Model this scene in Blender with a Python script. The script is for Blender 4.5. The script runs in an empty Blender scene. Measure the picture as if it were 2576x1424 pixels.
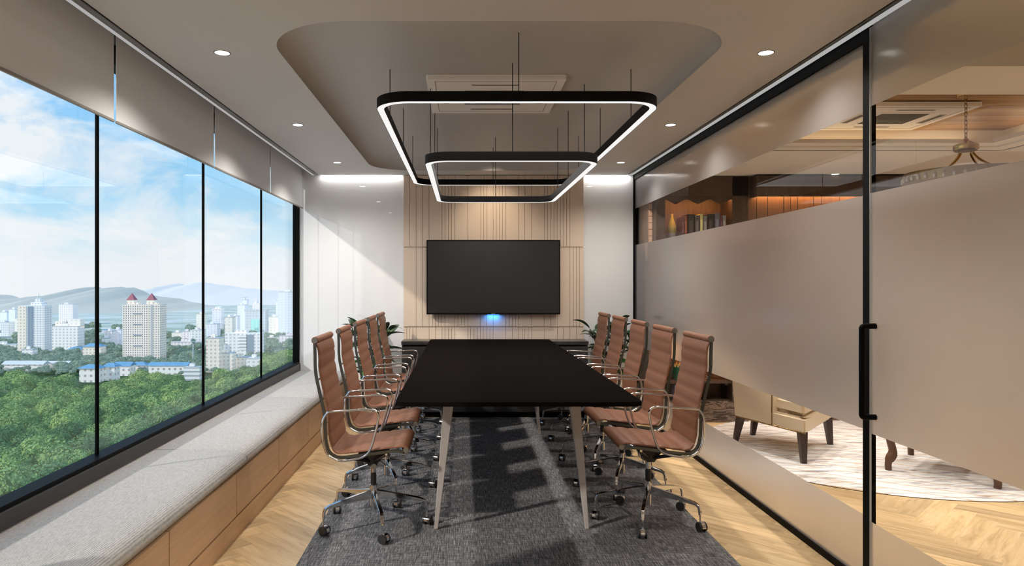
import bpy, bmesh, math, random
from mathutils import Vector, Matrix, noise
R = math.radians
random.seed(11)
scene = bpy.context.scene
COL = scene.collection
EYE = 1.4
# ------------------------------------------------------------------ helpers
def tag(o, label=None, cat=None, group=None, kind=None):
    if label: o['label'] = label
    if cat: o['category'] = cat
    if group: o['group'] = group
    if kind: o['kind'] = kind
    return o

def thing(name, label, cat, loc=(0, 0, 0), rz=0, group=None, kind=None):
    o = bpy.data.objects.new(name, None)
    COL.objects.link(o)
    o.location = loc
    o.rotation_euler = (0, 0, rz)
    o.empty_display_size = 0.1
    return tag(o, label, cat, group, kind)

def obj(name, bm, mat, parent=None, smooth=False, loc=None):
    me = bpy.data.meshes.new(name)
    bm.normal_update()
    bm.to_mesh(me)
    bm.free()
    mats = mat if isinstance(mat, (list, tuple)) else [mat]
    for m in mats: me.materials.append(m)
    if smooth:
        me.polygons.foreach_set('use_smooth', [True] * len(me.polygons))
        if smooth is not True:
            try: me.set_sharp_from_angle(angle=R(smooth))
            except Exception: pass
    o = bpy.data.objects.new(name, me)
    COL.objects.link(o)
    if parent: o.parent = parent
    if loc: o.location = loc
    return o

def copy_tree(o, parent=None):
    c = o.copy()
    COL.objects.link(c)
    c.parent = parent
    for ch in list(o.children): copy_tree(ch, c)
    return c

def BM(): return bmesh.new()

def box(bm, x0, x1, y0, y1, z0, z1, bevel=0, seg=2, mi=0):
    M = Matrix.Translation(((x0+x1)/2, (y0+y1)/2, (z0+z1)/2)) @ Matrix.Diagonal((abs(x1-x0), abs(y1-y0), abs(z1-z0), 1))
    r = bmesh.ops.create_cube(bm, size=1, matrix=M)
    fs = set(f for v in r['verts'] for f in v.link_faces)
    for f in fs: f.material_index = mi
    if bevel:
        es = list({e for v in r['verts'] for e in v.link_edges})
        bmesh.ops.bevel(bm, geom=es, offset=bevel, segments=seg, profile=.5, affect='EDGES')
    return bm

def bx(x0, x1, y0, y1, z0, z1, bevel=0, seg=2): return box(BM(), x0, x1, y0, y1, z0, z1, bevel, seg)

def cyl(bm, p0, p1, r0, r1=None, n=16, caps=True):
    p0, p1 = Vector(p0), Vector(p1)
    d = p1 - p0
    M = Matrix.Translation((p0+p1)/2) @ d.to_track_quat('Z', 'Y').to_matrix().to_4x4()
    bmesh.ops.create_cone(bm, cap_ends=caps, segments=n, radius1=r0, radius2=r0 if r1 is None else r1, depth=d.length, matrix=M)
    return bm

def lathe(bm, prof, n=24, c=(0, 0, 0)):
    rings = []
    for r, z in prof:
        rings.append([bm.verts.new((c[0]+r*math.cos(2*math.pi*k/n), c[1]+r*math.sin(2*math.pi*k/n), c[2]+z)) for k in range(n)])
    for a, b in zip(rings, rings[1:]):
        for k in range(n):
            bm.faces.new((a[k], a[(k+1) % n], b[(k+1) % n], b[k]))
    if prof[0][0] > 1e-4: bm.faces.new(rings[0][::-1])
    if prof[-1][0] > 1e-4: bm.faces.new(rings[-1])
    bmesh.ops.remove_doubles(bm, verts=bm.verts[:], dist=1e-6)
    return bm

def smooth_path(pts, closed=False, sub=4):
    pts = [Vector(p) for p in pts]
    n = len(pts); out = []
    rng = range(n) if closed else range(n-1)
    for i in rng:
        if closed: p0, p1, p2, p3 = pts[i-1], pts[i], pts[(i+1) % n], pts[(i+2) % n]
        else: p0, p1, p2, p3 = pts[max(i-1, 0)], pts[i], pts[i+1], pts[min(i+2, n-1)]
        for k in range(sub):
            t = k/sub
            out.append(.5*((2*p1)+(p2-p0)*t+(2*p0-5*p1+4*p2-p3)*t*t+(3*p1-p0-3*p2+p3)*t**3))
    if not closed: out.append(pts[-1])
    return out

def sweep(bm, pts, sect, closed=False, up=(0, 0, 1), scale=None):
    """sweep a closed 2-D section along a path; section x = side, y = up"""
    pts = [Vector(p) for p in pts]; up = Vector(up); n = len(pts); rings = []
    for i, p in enumerate(pts):
        a = pts[i-1] if (i > 0 or closed) else p
        b = pts[(i+1) % n] if (i < n-1 or closed) else p
        t = (b-a).normalized()
        s = t.cross(up)
        s = s.normalized() if s.length > 1e-5 else Vector((1, 0, 0))
        u = s.cross(t).normalized()
        k = scale(i/(n-1)) if scale else 1
        rings.append([bm.verts.new(p+s*x*k+u*y*k) for x, y in sect])
    m = len(sect)
    for i in range(n if closed else n-1):
        A, B = rings[i], rings[(i+1) % n]
        for k in range(m): bm.faces.new((A[k], A[(k+1) % m], B[(k+1) % m], B[k]))
    if not closed:
        bm.faces.new(rings[0][::-1]); bm.faces.new(rings[-1])
    bmesh.ops.recalc_face_normals(bm, faces=bm.faces[:])
    return bm

def circ(r, n=10, sy=1): return [(r*math.cos(2*math.pi*k/n), r*sy*math.sin(2*math.pi*k/n)) for k in range(n)]
def tube(bm, pts, r, closed=False, up=(0, 1, 0), n=10): return sweep(bm, pts, circ(r, n), closed, up)

def prism(bm, poly, axis, a, b):
    """extrude a 2-D polygon along axis; poly coordinates are the other two axes in order"""
    def P(u, v, w): return {'x': (w, u, v), 'y': (u, w, v), 'z': (u, v, w)}[axis]
    A = [bm.verts.new(P(u, v, a)) for u, v in poly]; B = [bm.verts.new(P(u, v, b)) for u, v in poly]
    m = len(poly)
    bm.faces.new(A[::-1]); bm.faces.new(B)
    for k in range(m): bm.faces.new((A[k], A[(k+1) % m], B[(k+1) % m], B[k]))
    bmesh.ops.recalc_face_normals(bm, faces=bm.faces[:])
    return bm

def rrect(x0, x1, y0, y1, r, n=10):
    out = []
    for cx, cy, a in ((x1-r, y1-r, 0), (x0+r, y1-r, 90), (x0+r, y0+r, 180), (x1-r, y0+r, 270)):
        for k in range(n+1):
            t = R(a+90*k/n); out.append((cx+r*math.cos(t), cy+r*math.sin(t)))
    return out

def quad(bm, a, b, c, d):
    return bm.faces.new([bm.verts.new(p) for p in (a, b, c, d)])

# ------------------------------------------------------------------ materials
class NT:
    def __init__(s, name):
        s.m = bpy.data.materials.new(name); s.m.use_nodes = True
        s.t = s.m.node_tree; s.t.nodes.clear()
        s.out = s.t.nodes.new('ShaderNodeOutputMaterial')
    def n(s, typ, **kw):
        nd = s.t.nodes.new('ShaderNode'+typ)
        for k, v in kw.items():
            if hasattr(nd, k) and k not in ('Scale',): setattr(nd, k, v)
        return nd
    def l(s, a, b): s.t.links.new(a, b)
    def math(s, op, a, b=None, c=None):
        nd = s.t.nodes.new('ShaderNodeMath'); nd.operation = op
        for i, v in enumerate((a, b, c)):
            if v is None: continue
            if hasattr(v, 'is_output'): s.l(v, nd.inputs[i])
            else: nd.inputs[i].default_value = v
        return nd.outputs[0]
    def mix(s, fac, a, b, blend='MIX'):
        nd = s.t.nodes.new('ShaderNodeMix'); nd.data_type = 'RGBA'; nd.blend_type = blend
        for idx, v in ((0, fac), (6, a), (7, b)):
            if hasattr(v, 'is_output'): s.l(v, nd.inputs[idx])
            elif idx == 0: nd.inputs[0].default_value = v
            else: nd.inputs[idx].default_value = (*v[:3], 1)
        return nd.outputs[2]
    def ramp(s, fac, stops):
        nd = s.t.nodes.new('ShaderNodeValToRGB'); s.l(fac, nd.inputs[0])
        e = nd.color_ramp.elements
        while len(e) < len(stops): e.new(.5)
        for k, (p, c) in enumerate(stops):
            e[k].position = p; e[k].color = (*c[:3], 1) if len(c) >= 3 else (c[0],)*3+(1,)
        return nd.outputs[0]
    def noise(s, vec=None, scale=5, detail=3, rough=.5, dist=0):
        nd = s.t.nodes.new('ShaderNodeTexNoise'); nd.inputs['Scale'].default_value = scale
        nd.inputs['Detail'].default_value = detail; nd.inputs['Roughness'].default_value = rough
        nd.inputs['Distortion'].default_value = dist
        if vec: s.l(vec, nd.inputs['Vector'])
        return nd.outputs[0]
    def coord(s, which='Object', scale=None, rot=None):
        tc = s.t.nodes.new('ShaderNodeTexCoord'); o = tc.outputs[which]
        if scale or rot:
            mp = s.t.nodes.new('ShaderNodeMapping'); s.l(o, mp.inputs[0])
            if scale: mp.inputs['Scale'].default_value = scale
            if rot: mp.inputs['Rotation'].default_value = rot
            o = mp.outputs[0]
        return o
    def bump(s, h, strength=.2, dist=.01):
        nd = s.t.nodes.new('ShaderNodeBump'); nd.inputs['Strength'].default_value = strength
        nd.inputs['Distance'].default_value = dist; s.l(h, nd.inputs['Height'])
        return nd.outputs[0]
    def pbsdf(s, color, rough=.5, metal=0, normal=None, spec=.5, **kw):
        b = s.t.nodes.new('ShaderNodeBsdfPrincipled')
        if hasattr(color, 'is_output'): s.l(color, b.inputs['Base Color'])
        else: b.inputs['Base Color'].default_value = (*color, 1)
        if hasattr(rough, 'is_output'): s.l(rough, b.inputs['Roughness'])
        else: b.inputs['Roughness'].default_value = rough
        b.inputs['Metallic'].default_value = metal
        b.inputs['Specular IOR Level'].default_value = spec
        if normal: s.l(normal, b.inputs['Normal'])
        for k, v in kw.items(): b.inputs[k.replace('_', ' ')].default_value = v
        return b.outputs[0]
    def two_sided_ior(s, fr, ior):
        g = s.n('NewGeometry')
        s.l(s.math('ADD', s.math('MULTIPLY', g.outputs['Backfacing'], 1/ior-ior), ior), fr.inputs[0])
    def two_sided_ior2(s, nd, ior):
        g = s.n('NewGeometry')
        s.l(s.math('ADD', s.math('MULTIPLY', g.outputs['Backfacing'], 1/ior-ior), ior), nd.inputs['IOR'])
    def done(s, sh): s.l(sh, s.out.inputs[0]); return s.m

def simple(name, color, rough=.5, metal=0, spec=.5, var=.06, vs=6, bump=0, bs=80, **kw):
    t = NT(name)
    c = t.coord()
    n = t.noise(c, vs, 4)
    col = t.mix(n, tuple(max(0, v*(1-var)) for v in color), tuple(min(1, v*(1+var)) for v in color))
    nm = t.bump(t.noise(c, bs, 3), bump, .003) if bump else None
    return t.done(t.pbsdf(col, rough, metal, nm, spec, **kw))

def emit(name, color, strength):
    t = NT(name); e = t.n('Emission'); e.inputs[0].default_value = (*color, 1); e.inputs[1].default_value = strength
    return t.done(e.outputs[0])

def wood(name, dark, light, axis=1, rough=.45, sc=1.0, contrast=1):
    t = NT(name)
    s = [22*sc, 22*sc, 22*sc]; s[axis] = 1.1*sc
    n = t.noise(t.coord('Object', scale=s), 1.0, 5, .6, .6)
    s2 = [90*sc, 90*sc, 90*sc]; s2[axis] = 3*sc
    f = t.noise(t.coord('Object', scale=s2), 1.0, 2)
    v = t.math('ADD', t.math('MULTIPLY', n, .75), t.math('MULTIPLY', f, .25))
    col = t.ramp(v, [(.5-.22*contrast if contrast < 2 else .3, dark), (.68, light)])
    return t.done(t.pbsdf(col, rough, 0, t.bump(f, .08, .002)))

M = {}
M['ceil'] = simple('ceiling paint', (.57, .545, .52), .55, var=.015, vs=2)
M['recess'] = simple('shaded recess tone', (.46, .435, .41), .5, var=.015, vs=2)  # ceiling paint darkened, the shade of the recess put into the colour
M['white_gloss'] = simple('white lacquer', (.77, .765, .76), .015, var=.01, vs=1, IOR=2.0)
M['white_matte'] = simple('white matte', (.74, .72, .70), .5, var=.02)
M['trim_light'] = simple('light grey trim', (.78, .78, .77), .4, var=.01)
M['black'] = simple('black metal', (.003, .003, .003), .5, var=.1, spec=.06)
M['black_matte'] = simple('black satin', (.010, .0095, .009), .42, var=.1, spec=.4)
M['charcoal'] = simple('charcoal metal', (.035, .034, .034), .5, var=.05)
M['ring_black'] = simple('ring black', (.008, .0075, .007), .55, var=.05, spec=.1)
M['led'] = emit('led diffuser white', (1, .99, .97), .95)
M['led_cove'] = emit('led strip cool white', (1, .98, .96), 2)
M['led_trim'] = emit('led profile dim', (1, .99, .97), .42)
M['lamp'] = emit('downlight lens', (1, .94, .84), 9)
M['led_warm'] = emit('warm led strip', (1, .46, .15), 26)
M['led_blue'] = emit('blue status light', (.02, .13, 1), 5)
def m_blind():
    t = NT('roller blind fabric'); c = t.coord()
    n = t.noise(c, 300, 2); col = t.mix(n, (.82, .82, .825), (.87, .87, .875))
    tl = t.n('BsdfTranslucent'); t.l(col, tl.inputs[0]); mx = t.n('MixShader'); mx.inputs[0].default_value = .14
    t.l(t.pbsdf(col, .8, 0, t.bump(n, .05, .002), spec=.2), mx.inputs[1]); t.l(tl.outputs[0], mx.inputs[2])
    return t.done(mx.outputs[0])
M['blind'] = m_blind()
M['blind_bar'] = simple('blind bar', (.30, .28, .26), .5)
M['wood'] = wood('bench oak veneer', (.53, .325, .18), (.70, .46, .275), axis=1, rough=.42, contrast=.9)
M['darkwood'] = wood('dark walnut', (.028, .015, .009), (.075, .038, .020), axis=2, rough=.55)
M['midwood'] = wood('walnut panel', (.11, .058, .032), (.20, .115, .066), axis=2, rough=.4)
M['ceilwood'] = wood('ceiling wood', (.20, .095, .035), (.52, .31, .135), axis=0, rough=.5, sc=.55, contrast=.8)
M['leather'] = simple('brown leather', (.24, .104, .058), .48, var=.10, vs=9, bump=.10, bs=220, spec=.22)
M['chrome'] = simple('polished chrome', (.72, .72, .73), .09, 1, var=.02)
M['steel_grey'] = simple('satin grey metal', (.30, .31, .31), .34, 1, var=.04)
M['rail'] = simple('dark satin metal', (.12, .13, .13), .3, 1, var=.04)
M['dark_plastic'] = simple('dark plastic', (.012, .012, .012), .4)
M['wheel'] = simple('caster wheel', (.03, .03, .031), .35)
M['leg_taupe'] = simple('taupe painted metal', (.45, .405, .375), .45, var=.02)
M['table'] = simple('matt black table top', (.0075, .0062, .0055), .6, var=.05, spec=.0)
M['credenza'] = simple('black lacquer', (.034, .034, .035), .28, var=.05)
M['tv_screen'] = simple('tv screen', (.024, .024, .024), .33, var=.02, spec=.3)
M['beige'] = simple('beige wall panel', (.67, .53, .41), .5, var=.02, vs=3)
M['groove'] = simple('groove shadow', (.30, .22, .16), .8)
M['ac'] = simple('white plastic', (.84, .79, .74), .45, var=.01)
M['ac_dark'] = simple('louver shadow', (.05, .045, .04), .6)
M['ac_vent'] = simple('shaded vent grey', (.52, .48, .44), .5)  # greyer than the panel, the outlets' recess shade put into the colour
M['leaf'] = simple('rubber plant leaf', (.022, .055, .022), .28, var=.5, vs=9)
M['leaf_bright'] = simple('bright leaf', (.05, .22, .04), .35, var=.4, vs=9)
M['stem'] = simple('plant stem', (.10, .09, .04), .6)
M['pot'] = simple('beige ceramic pot', (.62, .54, .46), .4)
M['soil'] = simple('soil', (.03, .02, .014), .95, bump=.6, bs=60)
M['beige_leather'] = simple('beige leather', (.72, .58, .40), .42, var=.05)
M['brass'] = simple('brass', (.62, .40, .13), .25, 1, var=.05)
M['brass_dark'] = simple('aged brass', (.30, .19, .065), .35, 1, var=.1)
M['crystal'] = simple('crystal', (.9, .85, .75), .05, 0, spec=1, Transmission_Weight=.6)
M['dark_leg'] = simple('dark chair leg', (.045, .026, .02), .35)
M['cab_leg'] = simple('carved wood leg', (.10, .042, .018), .4)
M['vase_y'] = simple('yellow glaze', (.66, .56, .11), .35)
M['vase_w'] = simple('white glaze', (.75, .73, .70), .35)
M['nextwall'] = simple('next room paint', (.72, .67, .61), .6, var=.02)

def m_marble():
    t = NT('dark marble'); c = t.coord('Object', scale=(1, 1, 6))
    v = t.noise(c, 3, 6, .6, 2.2)
    col = t.ramp(v, [(.42, (.035, .02, .014)), (.5, (.22, .15, .11)), (.56, (.04, .024, .017))])
    return t.done(t.pbsdf(col, .15))
M['marble'] = m_marble()

def m_floor():
    t = NT('herringbone oak')
    a = t.n('Attribute', attribute_name='plank'); uv = t.n('UVMap', uv_map='grain')
    mp = t.n('Mapping'); t.l(uv.outputs[0], mp.inputs[0]); mp.inputs['Scale'].default_value = (1.6, 16, 1)
    n = t.noise(mp.outputs[0], 1.4, 5, .62, .8)
    mp2 = t.n('Mapping'); t.l(uv.outputs[0], mp2.inputs[0]); mp2.inputs['Scale'].default_value = (3, 9, 1)
    kn = t.noise(mp2.outputs[0], 1.2, 3, .5, 1.6)
    base = t.ramp(n, [(.28, (.50, .33, .155)), (.52, (.74, .53, .285)), (.75, (.84, .645, .385))])
    base = t.mix(t.ramp(kn, [(.60, (0, 0, 0)), (.74, (.45, .45, .45))]), base, (.36, .235, .11))
    sh = t.n('MapRange'); t.l(a.outputs['Fac'], sh.inputs[0]); sh.inputs[3].default_value = .74; sh.inputs[4].default_value = 1.14
    col = t.mix(1.0, base, (1, 1, 1), 'MULTIPLY')
    nd = t.n('VectorMath', operation='SCALE'); t.l(base, nd.inputs[0]); t.l(sh.outputs[0], nd.inputs['Scale'])
    return t.done(t.pbsdf(nd.outputs[0], .38, 0, t.bump(n, .05, .002), spec=.35))
M['floor'] = m_floor()

def m_carpet():
    t = NT('grey woven carpet')
    a = t.noise(t.coord('Object', scale=(190, 11, 1)), 1, 3, .75)
    b = t.noise(t.coord('Object', scale=(13, 160, 1)), 1, 3, .75)
    g = t.noise(t.coord('Object', scale=(260, 260, 1)), 1, 2)
    v = t.math('ADD', t.math('ADD', t.math('MULTIPLY', a, .5), t.math('MULTIPLY', b, .35)), t.math('MULTIPLY', g, .15))
    col = t.ramp(v, [(.40, (.045, .044, .047)), (.5, (.15, .148, .15)), (.61, (.42, .415, .415))])
    # faint carpet-tile joints every half metre
    sx = t.n('SeparateXYZ'); t.l(t.coord(), sx.inputs[0])
    jx = t.math('LESS_THAN', t.math('FRACT', t.math('MULTIPLY', t.math('ADD', sx.outputs[0], 10), 2.0)), .008)
    jy = t.math('LESS_THAN', t.math('FRACT', t.math('MULTIPLY', t.math('ADD', sx.outputs[1], 10), 2.0)), .010)
    col = t.mix(t.math('MULTIPLY', t.math('MAXIMUM', jx, jy), .35), col, (.04, .04, .042))
    return t.done(t.pbsdf(col, .95, 0, t.bump(v, .35, .004), spec=.1))
M['carpet'] = m_carpet()

def m_knit():
    t = NT('knitted cushion fabric')
    a = t.noise(t.coord('Object', scale=(150, 34, 150)), 1, 2, .6)
    w = t.n('TexWave', wave_type='BANDS', bands_direction='X'); t.l(t.coord('Object', scale=(1, 1, 1)), w.inputs[0])
    w.inputs['Scale'].default_value = 34; w.inputs['Distortion'].default_value = 1.2; w.inputs['Detail'].default_value = 1; w.inputs['Detail Scale'].default_value = 4
    g = t.noise(t.coord('Object', scale=(320, 320, 320)), 1, 2)
    v = t.math('ADD', t.math('ADD', t.math('MULTIPLY', a, .35), t.math('MULTIPLY', w.outputs[0], .22)), t.math('MULTIPLY', g, .43))
    col = t.ramp(v, [(.30, (.27, .26, .24)), (.5, (.47, .455, .43)), (.68, (.60, .585, .555))])
    return t.done(t.pbsdf(col, .9, 0, t.bump(v, .4, .004), spec=.15))
M['knit'] = m_knit()

def m_rug():
    t = NT('white streaked rug')
    a = t.noise(t.coord('Object', scale=(2.2, 14, 1)), 1.6, 5, .65, .8)
    b = t.noise(t.coord('Object', scale=(1.6, 9, 1), rot=(0, 0, .5)), 2.2, 4, .6, .5)
    col = t.ramp(a, [(.36, (.36, .33, .36)), (.47, (.72, .70, .69)), (.55, (.82, .81, .80))])
    col = t.mix(t.ramp(b, [(.58, (0, 0, 0)), (.68, (.75, .75, .75))]), col, (.56, .40, .26))
    sx = t.n('SeparateXYZ'); t.l(t.coord('Object', rot=(0, 0, .62)), sx.inputs[0])
    ln = t.math('LESS_THAN', t.math('FRACT', t.math('MULTIPLY', t.math('ADD', sx.outputs[1], 10), 6.5)), .09)
    col = t.mix(t.math('MULTIPLY', ln, .75), col, (.55, .33, .16))
    return t.done(t.pbsdf(col, .95, 0, t.bump(a, .2, .004), spec=.1))
M['rug'] = m_rug()

def m_glass(name='clear glass', tint=(.97, .98, .98), k=1.0):
    t = NT(name)
    tr = t.n('BsdfTransparent'); tr.inputs[0].default_value = (*tint, 1)
    gl = t.n('BsdfGlossy'); gl.inputs['Roughness'].default_value = 0.0; gl.inputs['Color'].default_value = (1, 1, 1, 1)
    fr = t.n('Fresnel'); t.two_sided_ior(fr, 1.5)
    mx = t.n('MixShader'); t.l(t.math('MULTIPLY', fr.outputs[0], k), mx.inputs[0]); t.l(tr.outputs[0], mx.inputs[1]); t.l(gl.outputs[0], mx.inputs[2])
    return t.done(mx.outputs[0])
M['glass'] = m_glass(k=.30)
M['win_glass'] = m_glass('window glass', (.985, .99, .99), .55)

def m_frost():
    t = NT('frosted film')
    df = t.n('BsdfDiffuse'); df.inputs[0].default_value = (.40, .395, .40, 1)
    tl = t.n('BsdfTranslucent'); tl.inputs[0].default_value = (.56, .545, .54, 1)
    rf = t.n('BsdfRefraction'); rf.inputs['Roughness'].default_value = .60; t.two_sided_ior2(rf, 1.30); rf.inputs[0].default_value = (.95, .92, .90, 1)
    nz = t.noise(t.coord(), 190, 2)
    gl = t.n('BsdfGlossy'); gl.inputs['Roughness'].default_value = .10; gl.inputs['Color'].default_value = (.85, .84, .83, 1)
    t.l(t.bump(nz, .10, .002), gl.inputs['Normal'])
    m1 = t.n('MixShader'); m1.inputs[0].default_value = .5; t.l(df.outputs[0], m1.inputs[1]); t.l(tl.outputs[0], m1.inputs[2])
    m2 = t.n('MixShader'); m2.inputs[0].default_value = .50; t.l(m1.outputs[0], m2.inputs[1]); t.l(rf.outputs[0], m2.inputs[2])
    fr = t.n('Fresnel'); t.two_sided_ior(fr, 1.35)
    m3 = t.n('MixShader'); t.l(t.math('MULTIPLY', fr.outputs[0], .7), m3.inputs[0]); t.l(m2.outputs[0], m3.inputs[1]); t.l(gl.outputs[0], m3.inputs[2])
    return t.done(m3.outputs[0])
M['frost'] = m_frost()

# ------------------------------------------------------------------ the room (measurements in metres; camera at the origin, looking +Y)
XR = 1.835          # glass partition
XW = -1.750         # inner face of the window wall
YB = 7.613          # white back wall
ZC = 2.544          # ceiling
YF = -1.3           # wall behind the camera
XN = 5.6            # far side of the next room

def build_floor():
    bm = BM(); uvl = bm.loops.layers.uv.new('grain'); ca = bm.faces.layers.float.new('plank_f')
    L, W = .60, .12
    vals = []
    rnd = random.Random(4)
    x0, x1, y0, y1 = -1.70, XN, 2.2, YB+.02
    c = math.sqrt(.5)
    def clip(poly):
        for ax, lim, sg in ((0, x0, 1), (0, x1, -1), (1, y0, 1), (1, y1, -1)):
            out = []
            for i in range(len(poly)):
                p, q = poly[i-1], poly[i]
                dp, dq = sg*(p[ax]-lim), sg*(q[ax]-lim)
                if (dp >= 0) != (dq >= 0):
                    k = dp/(dp-dq); out.append(tuple(p[j]+k*(q[j]-p[j]) for j in range(4)))
                if dq >= 0: out.append(q)
            poly = out
            if len(poly) < 3: return None
        return poly
    # herringbone in a frame turned by 45 degrees: horizontal and vertical planks stepping diagonally
    for i in range(-40, 75):
        for j in range(-16, 26):
            for vert in (0, 1):
                # lattice of the 1:5 herringbone: vectors (W,W) and (L,-L)
                ox = i*W + j*L; oy = i*W - j*L
                if vert == 0: r = (ox, oy, ox+L, oy+W)
                else: r = (ox-W+W, oy+W, ox+W, oy+W+L)
                off = (rnd.random()*20, rnd.random()*20)
                pts = []
                for a, b in ((0, 0), (1, 0), (1, 1), (0, 1)):
                    lx = r[0]+(r[2]-r[0])*a; ly = r[1]+(r[3]-r[1])*b
                    wx, wy = c*(lx-ly)+1.0, c*(lx+ly)+2.0
                    u, v = (a*L, b*W) if vert == 0 else (b*L, a*W)
                    pts.append((wx, wy, u+off[0], v+off[1]))
                val = rnd.random()
                poly = clip(pts)
                if not poly: continue
                f = bm.faces.new([bm.verts.new((p[0], p[1], 0)) for p in poly])
                for lp, p in zip(f.loops, poly): lp[uvl].uv = (p[2], p[3])
                f[ca] = val
    f = quad(bm, (x0, YF, 0), (x1, YF, 0), (x1, y0, 0), (x0, y0, 0)); f[ca] = .5
    for lp in f.loops: lp[uvl].uv = (lp.vert.co.x, lp.vert.co.y)
    # slab
    box(bm, x0, x1, YF, y1, -.22, -.012)
    bm.faces.ensure_lookup_table()
    fv = [f[ca] for f in bm.faces]
    for f in bm.faces:
        if f.normal.z < 0 and f.calc_center_median().z > -.005: f.normal_flip()
    o = obj('floor', bm, M['floor'])
    at = o.data.attributes.new('plank', 'FLOAT', 'FACE')
    at.data.foreach_set('value', fv)
    tag(o, 'light oak herringbone floor running under both rooms', 'floor', kind='structure')
build_floor()

def plane_with_hole(bm, outer, hole, z):
    vo = [bm.verts.new((x, y, z)) for x, y in outer]; vh = [bm.verts.new((x, y, z)) for x, y in hole]
    es = []
    for vs in (vo, vh):
        for k in range(len(vs)): es.append(bm.edges.new((vs[k], vs[(k+1) % len(vs)])))
    bmesh.ops.triangle_fill(bm, edges=es, use_beauty=True)
    return vh

XCL, XCR = -1.545, 1.757
def build_ceiling():
    bm = BM()
    hole = rrect(-.912, 1.262, 3.10, 7.26, .42, 14)
    vh = plane_with_hole(bm, [(XCL, YF), (XCR, YF), (XCR, 7.56), (XCL, 7.56)], hole, ZC)
    zt = 2.66
    prev = vh; n = len(vh); K = 9
    for q in range(1, K+1):
        a = math.pi/2*q/K; ins = .26*(1-math.cos(a)); rr = .42-ins
        loop = rrect(-.912+ins, 1.262-ins, 3.10+ins, 7.26-ins, rr, 14)
        cur = [bm.verts.new((x, y, ZC+(zt-ZC)*math.sin(a))) for x, y in loop]
        for k in range(n): bm.faces.new((prev[k], prev[(k+1) % n], cur[(k+1) % n], cur[k]))
        prev = cur
    bm.faces.new(prev)
    bm.faces.ensure_lookup_table()
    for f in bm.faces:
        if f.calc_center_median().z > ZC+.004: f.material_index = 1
    # edges turned up into the slots, and the slab above
    box(bm, XCL, XCL+.004, YF, 7.56, ZC, 2.72); box(bm, XCR-.004, XCR, YF, 7.56, ZC, 2.72)
    box(bm, XCL, XCR, 7.556, 7.56, ZC, 2.72)
    box(bm, XW-.15, XR+.03, YF, YB+.1, 2.72, 2.85)
    bmesh.ops.recalc_face_normals(bm, faces=bm.faces[:])
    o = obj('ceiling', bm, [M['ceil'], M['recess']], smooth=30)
    tag(o, 'warm grey ceiling with a rounded recess over the table', 'ceiling', kind='structure')
build_ceiling()

o = obj('trim_1', bx(-1.606, -1.577, YF, 7.56, ZC-.004, ZC+.01), M['led_trim']); tag(o, 'light strip along the ceiling edge above the blinds', 'ceiling trim', kind='structure')
o = obj('trim_2', bx(-1.577, XCL, YF, 7.56, ZC-.008, ZC+.02), M['steel_grey']); tag(o, 'grey metal edge beside the light strip above the blinds', 'ceiling trim', kind='structure')
o = obj('trim_3', bx(1.773, 1.815, YF, 7.56, ZC-.004, ZC+.01), M['led_trim']); tag(o, 'light strip along the ceiling edge above the glass partition', 'ceiling trim', kind='structure')
o = obj('trim_4', bx(XCR, 1.773, YF, 7.56, ZC-.008, ZC+.02), M['steel_grey']); tag(o, 'grey metal edge beside the light strip above the glass partition', 'ceiling trim', kind='structure')

o = obj('wall_back', bx(XW-.075, 1.90, YB, YB+.12, -.2, 2.75), M['white_gloss']); tag(o, 'glossy white back wall on both sides of the beige panel', 'wall', kind='structure')
bm = BM(); box(bm, XW-.16, XW, 1.99, YB, 0, .452); box(bm, XW-.16, XW-.03, YF, YB, 2.60, 2.75); box(bm, XW-.16, XW, YF, 1.99, 0, 2.75)  # solid near end is unseen, added to keep window light out
o = obj('wall_left', bm, M['white_matte']); tag(o, 'white window wall below and above the long window', 'wall', kind='structure')
o = obj('wall_front', bx(XW-.16, XN+.1, YF-.12, YF, -.2, 2.85), M['nextwall']); tag(o, 'plain wall behind the camera', 'wall', kind='structure')

coves = []
# slots of light at the head of the back wall
for x0, x1, lab in ((-1.54, -.64, 'bright light slot above the white back wall by the window'), (1.30, 1.80, 'bright light slot above the white back wall by the glass partition')):
    t = thing('cove_light', lab, 'cove light', ((x0+x1)/2, 7.585, ZC), group='light slots at the back wall')
    h = (x1-x0)/2
    obj('housing', bx(-h, h, -.024, .026, .012, .05), M['trim_light'], t)
    obj('diffuser', bx(-h+.005, h-.005, -.006, .022, .006, .014), M['led_cove'], t)
    coves.append(((x0+x1)/2, 7.588, ZC+.002, 2*h-.02))

# ------------------------------------------------------------------ window on the left
win = thing('window_1', 'long black framed window looking over the city', 'window', (0, 0, 0), kind='structure')
obj('sill', bx(XW-.12, XW+.006, 1.99, YB-.001, .453, .525, .003), M['charcoal'], win)
bm = BM(); box(bm, XW-.09, XW-.004, 1.99, YB-.03, .525, .545); box(bm, XW-.072, XW-.004, YB-.030, YB-.002, .525, 2.60); box(bm, XW-.09, XW-.012, 1.99, YB-.03, 2.50, 2.60)
obj('frame', bm, M['black'], win)
MULL = [2.07, 3.505, 4.937, 6.357]
for y in MULL:
    bm = BM(); box(bm, XW-.068, XW-.056, y-.009, y+.009, .545, 2.50, .001); box(bm, XW-.056, XW-.052, y-.002, y+.002, .545, 2.50)
    obj('mullion', bm, M['black'], win)
ys = [1.99]+MULL+[YB-.03]
for a, b in zip(ys, ys[1:]):
    bm = BM(); quad(bm, (XW-.062, a, .545), (XW-.062, b, .545), (XW-.062, b, 2.50), (XW-.062, a, 2.50))
    obj('pane', bm, M['win_glass'], win)

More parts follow.
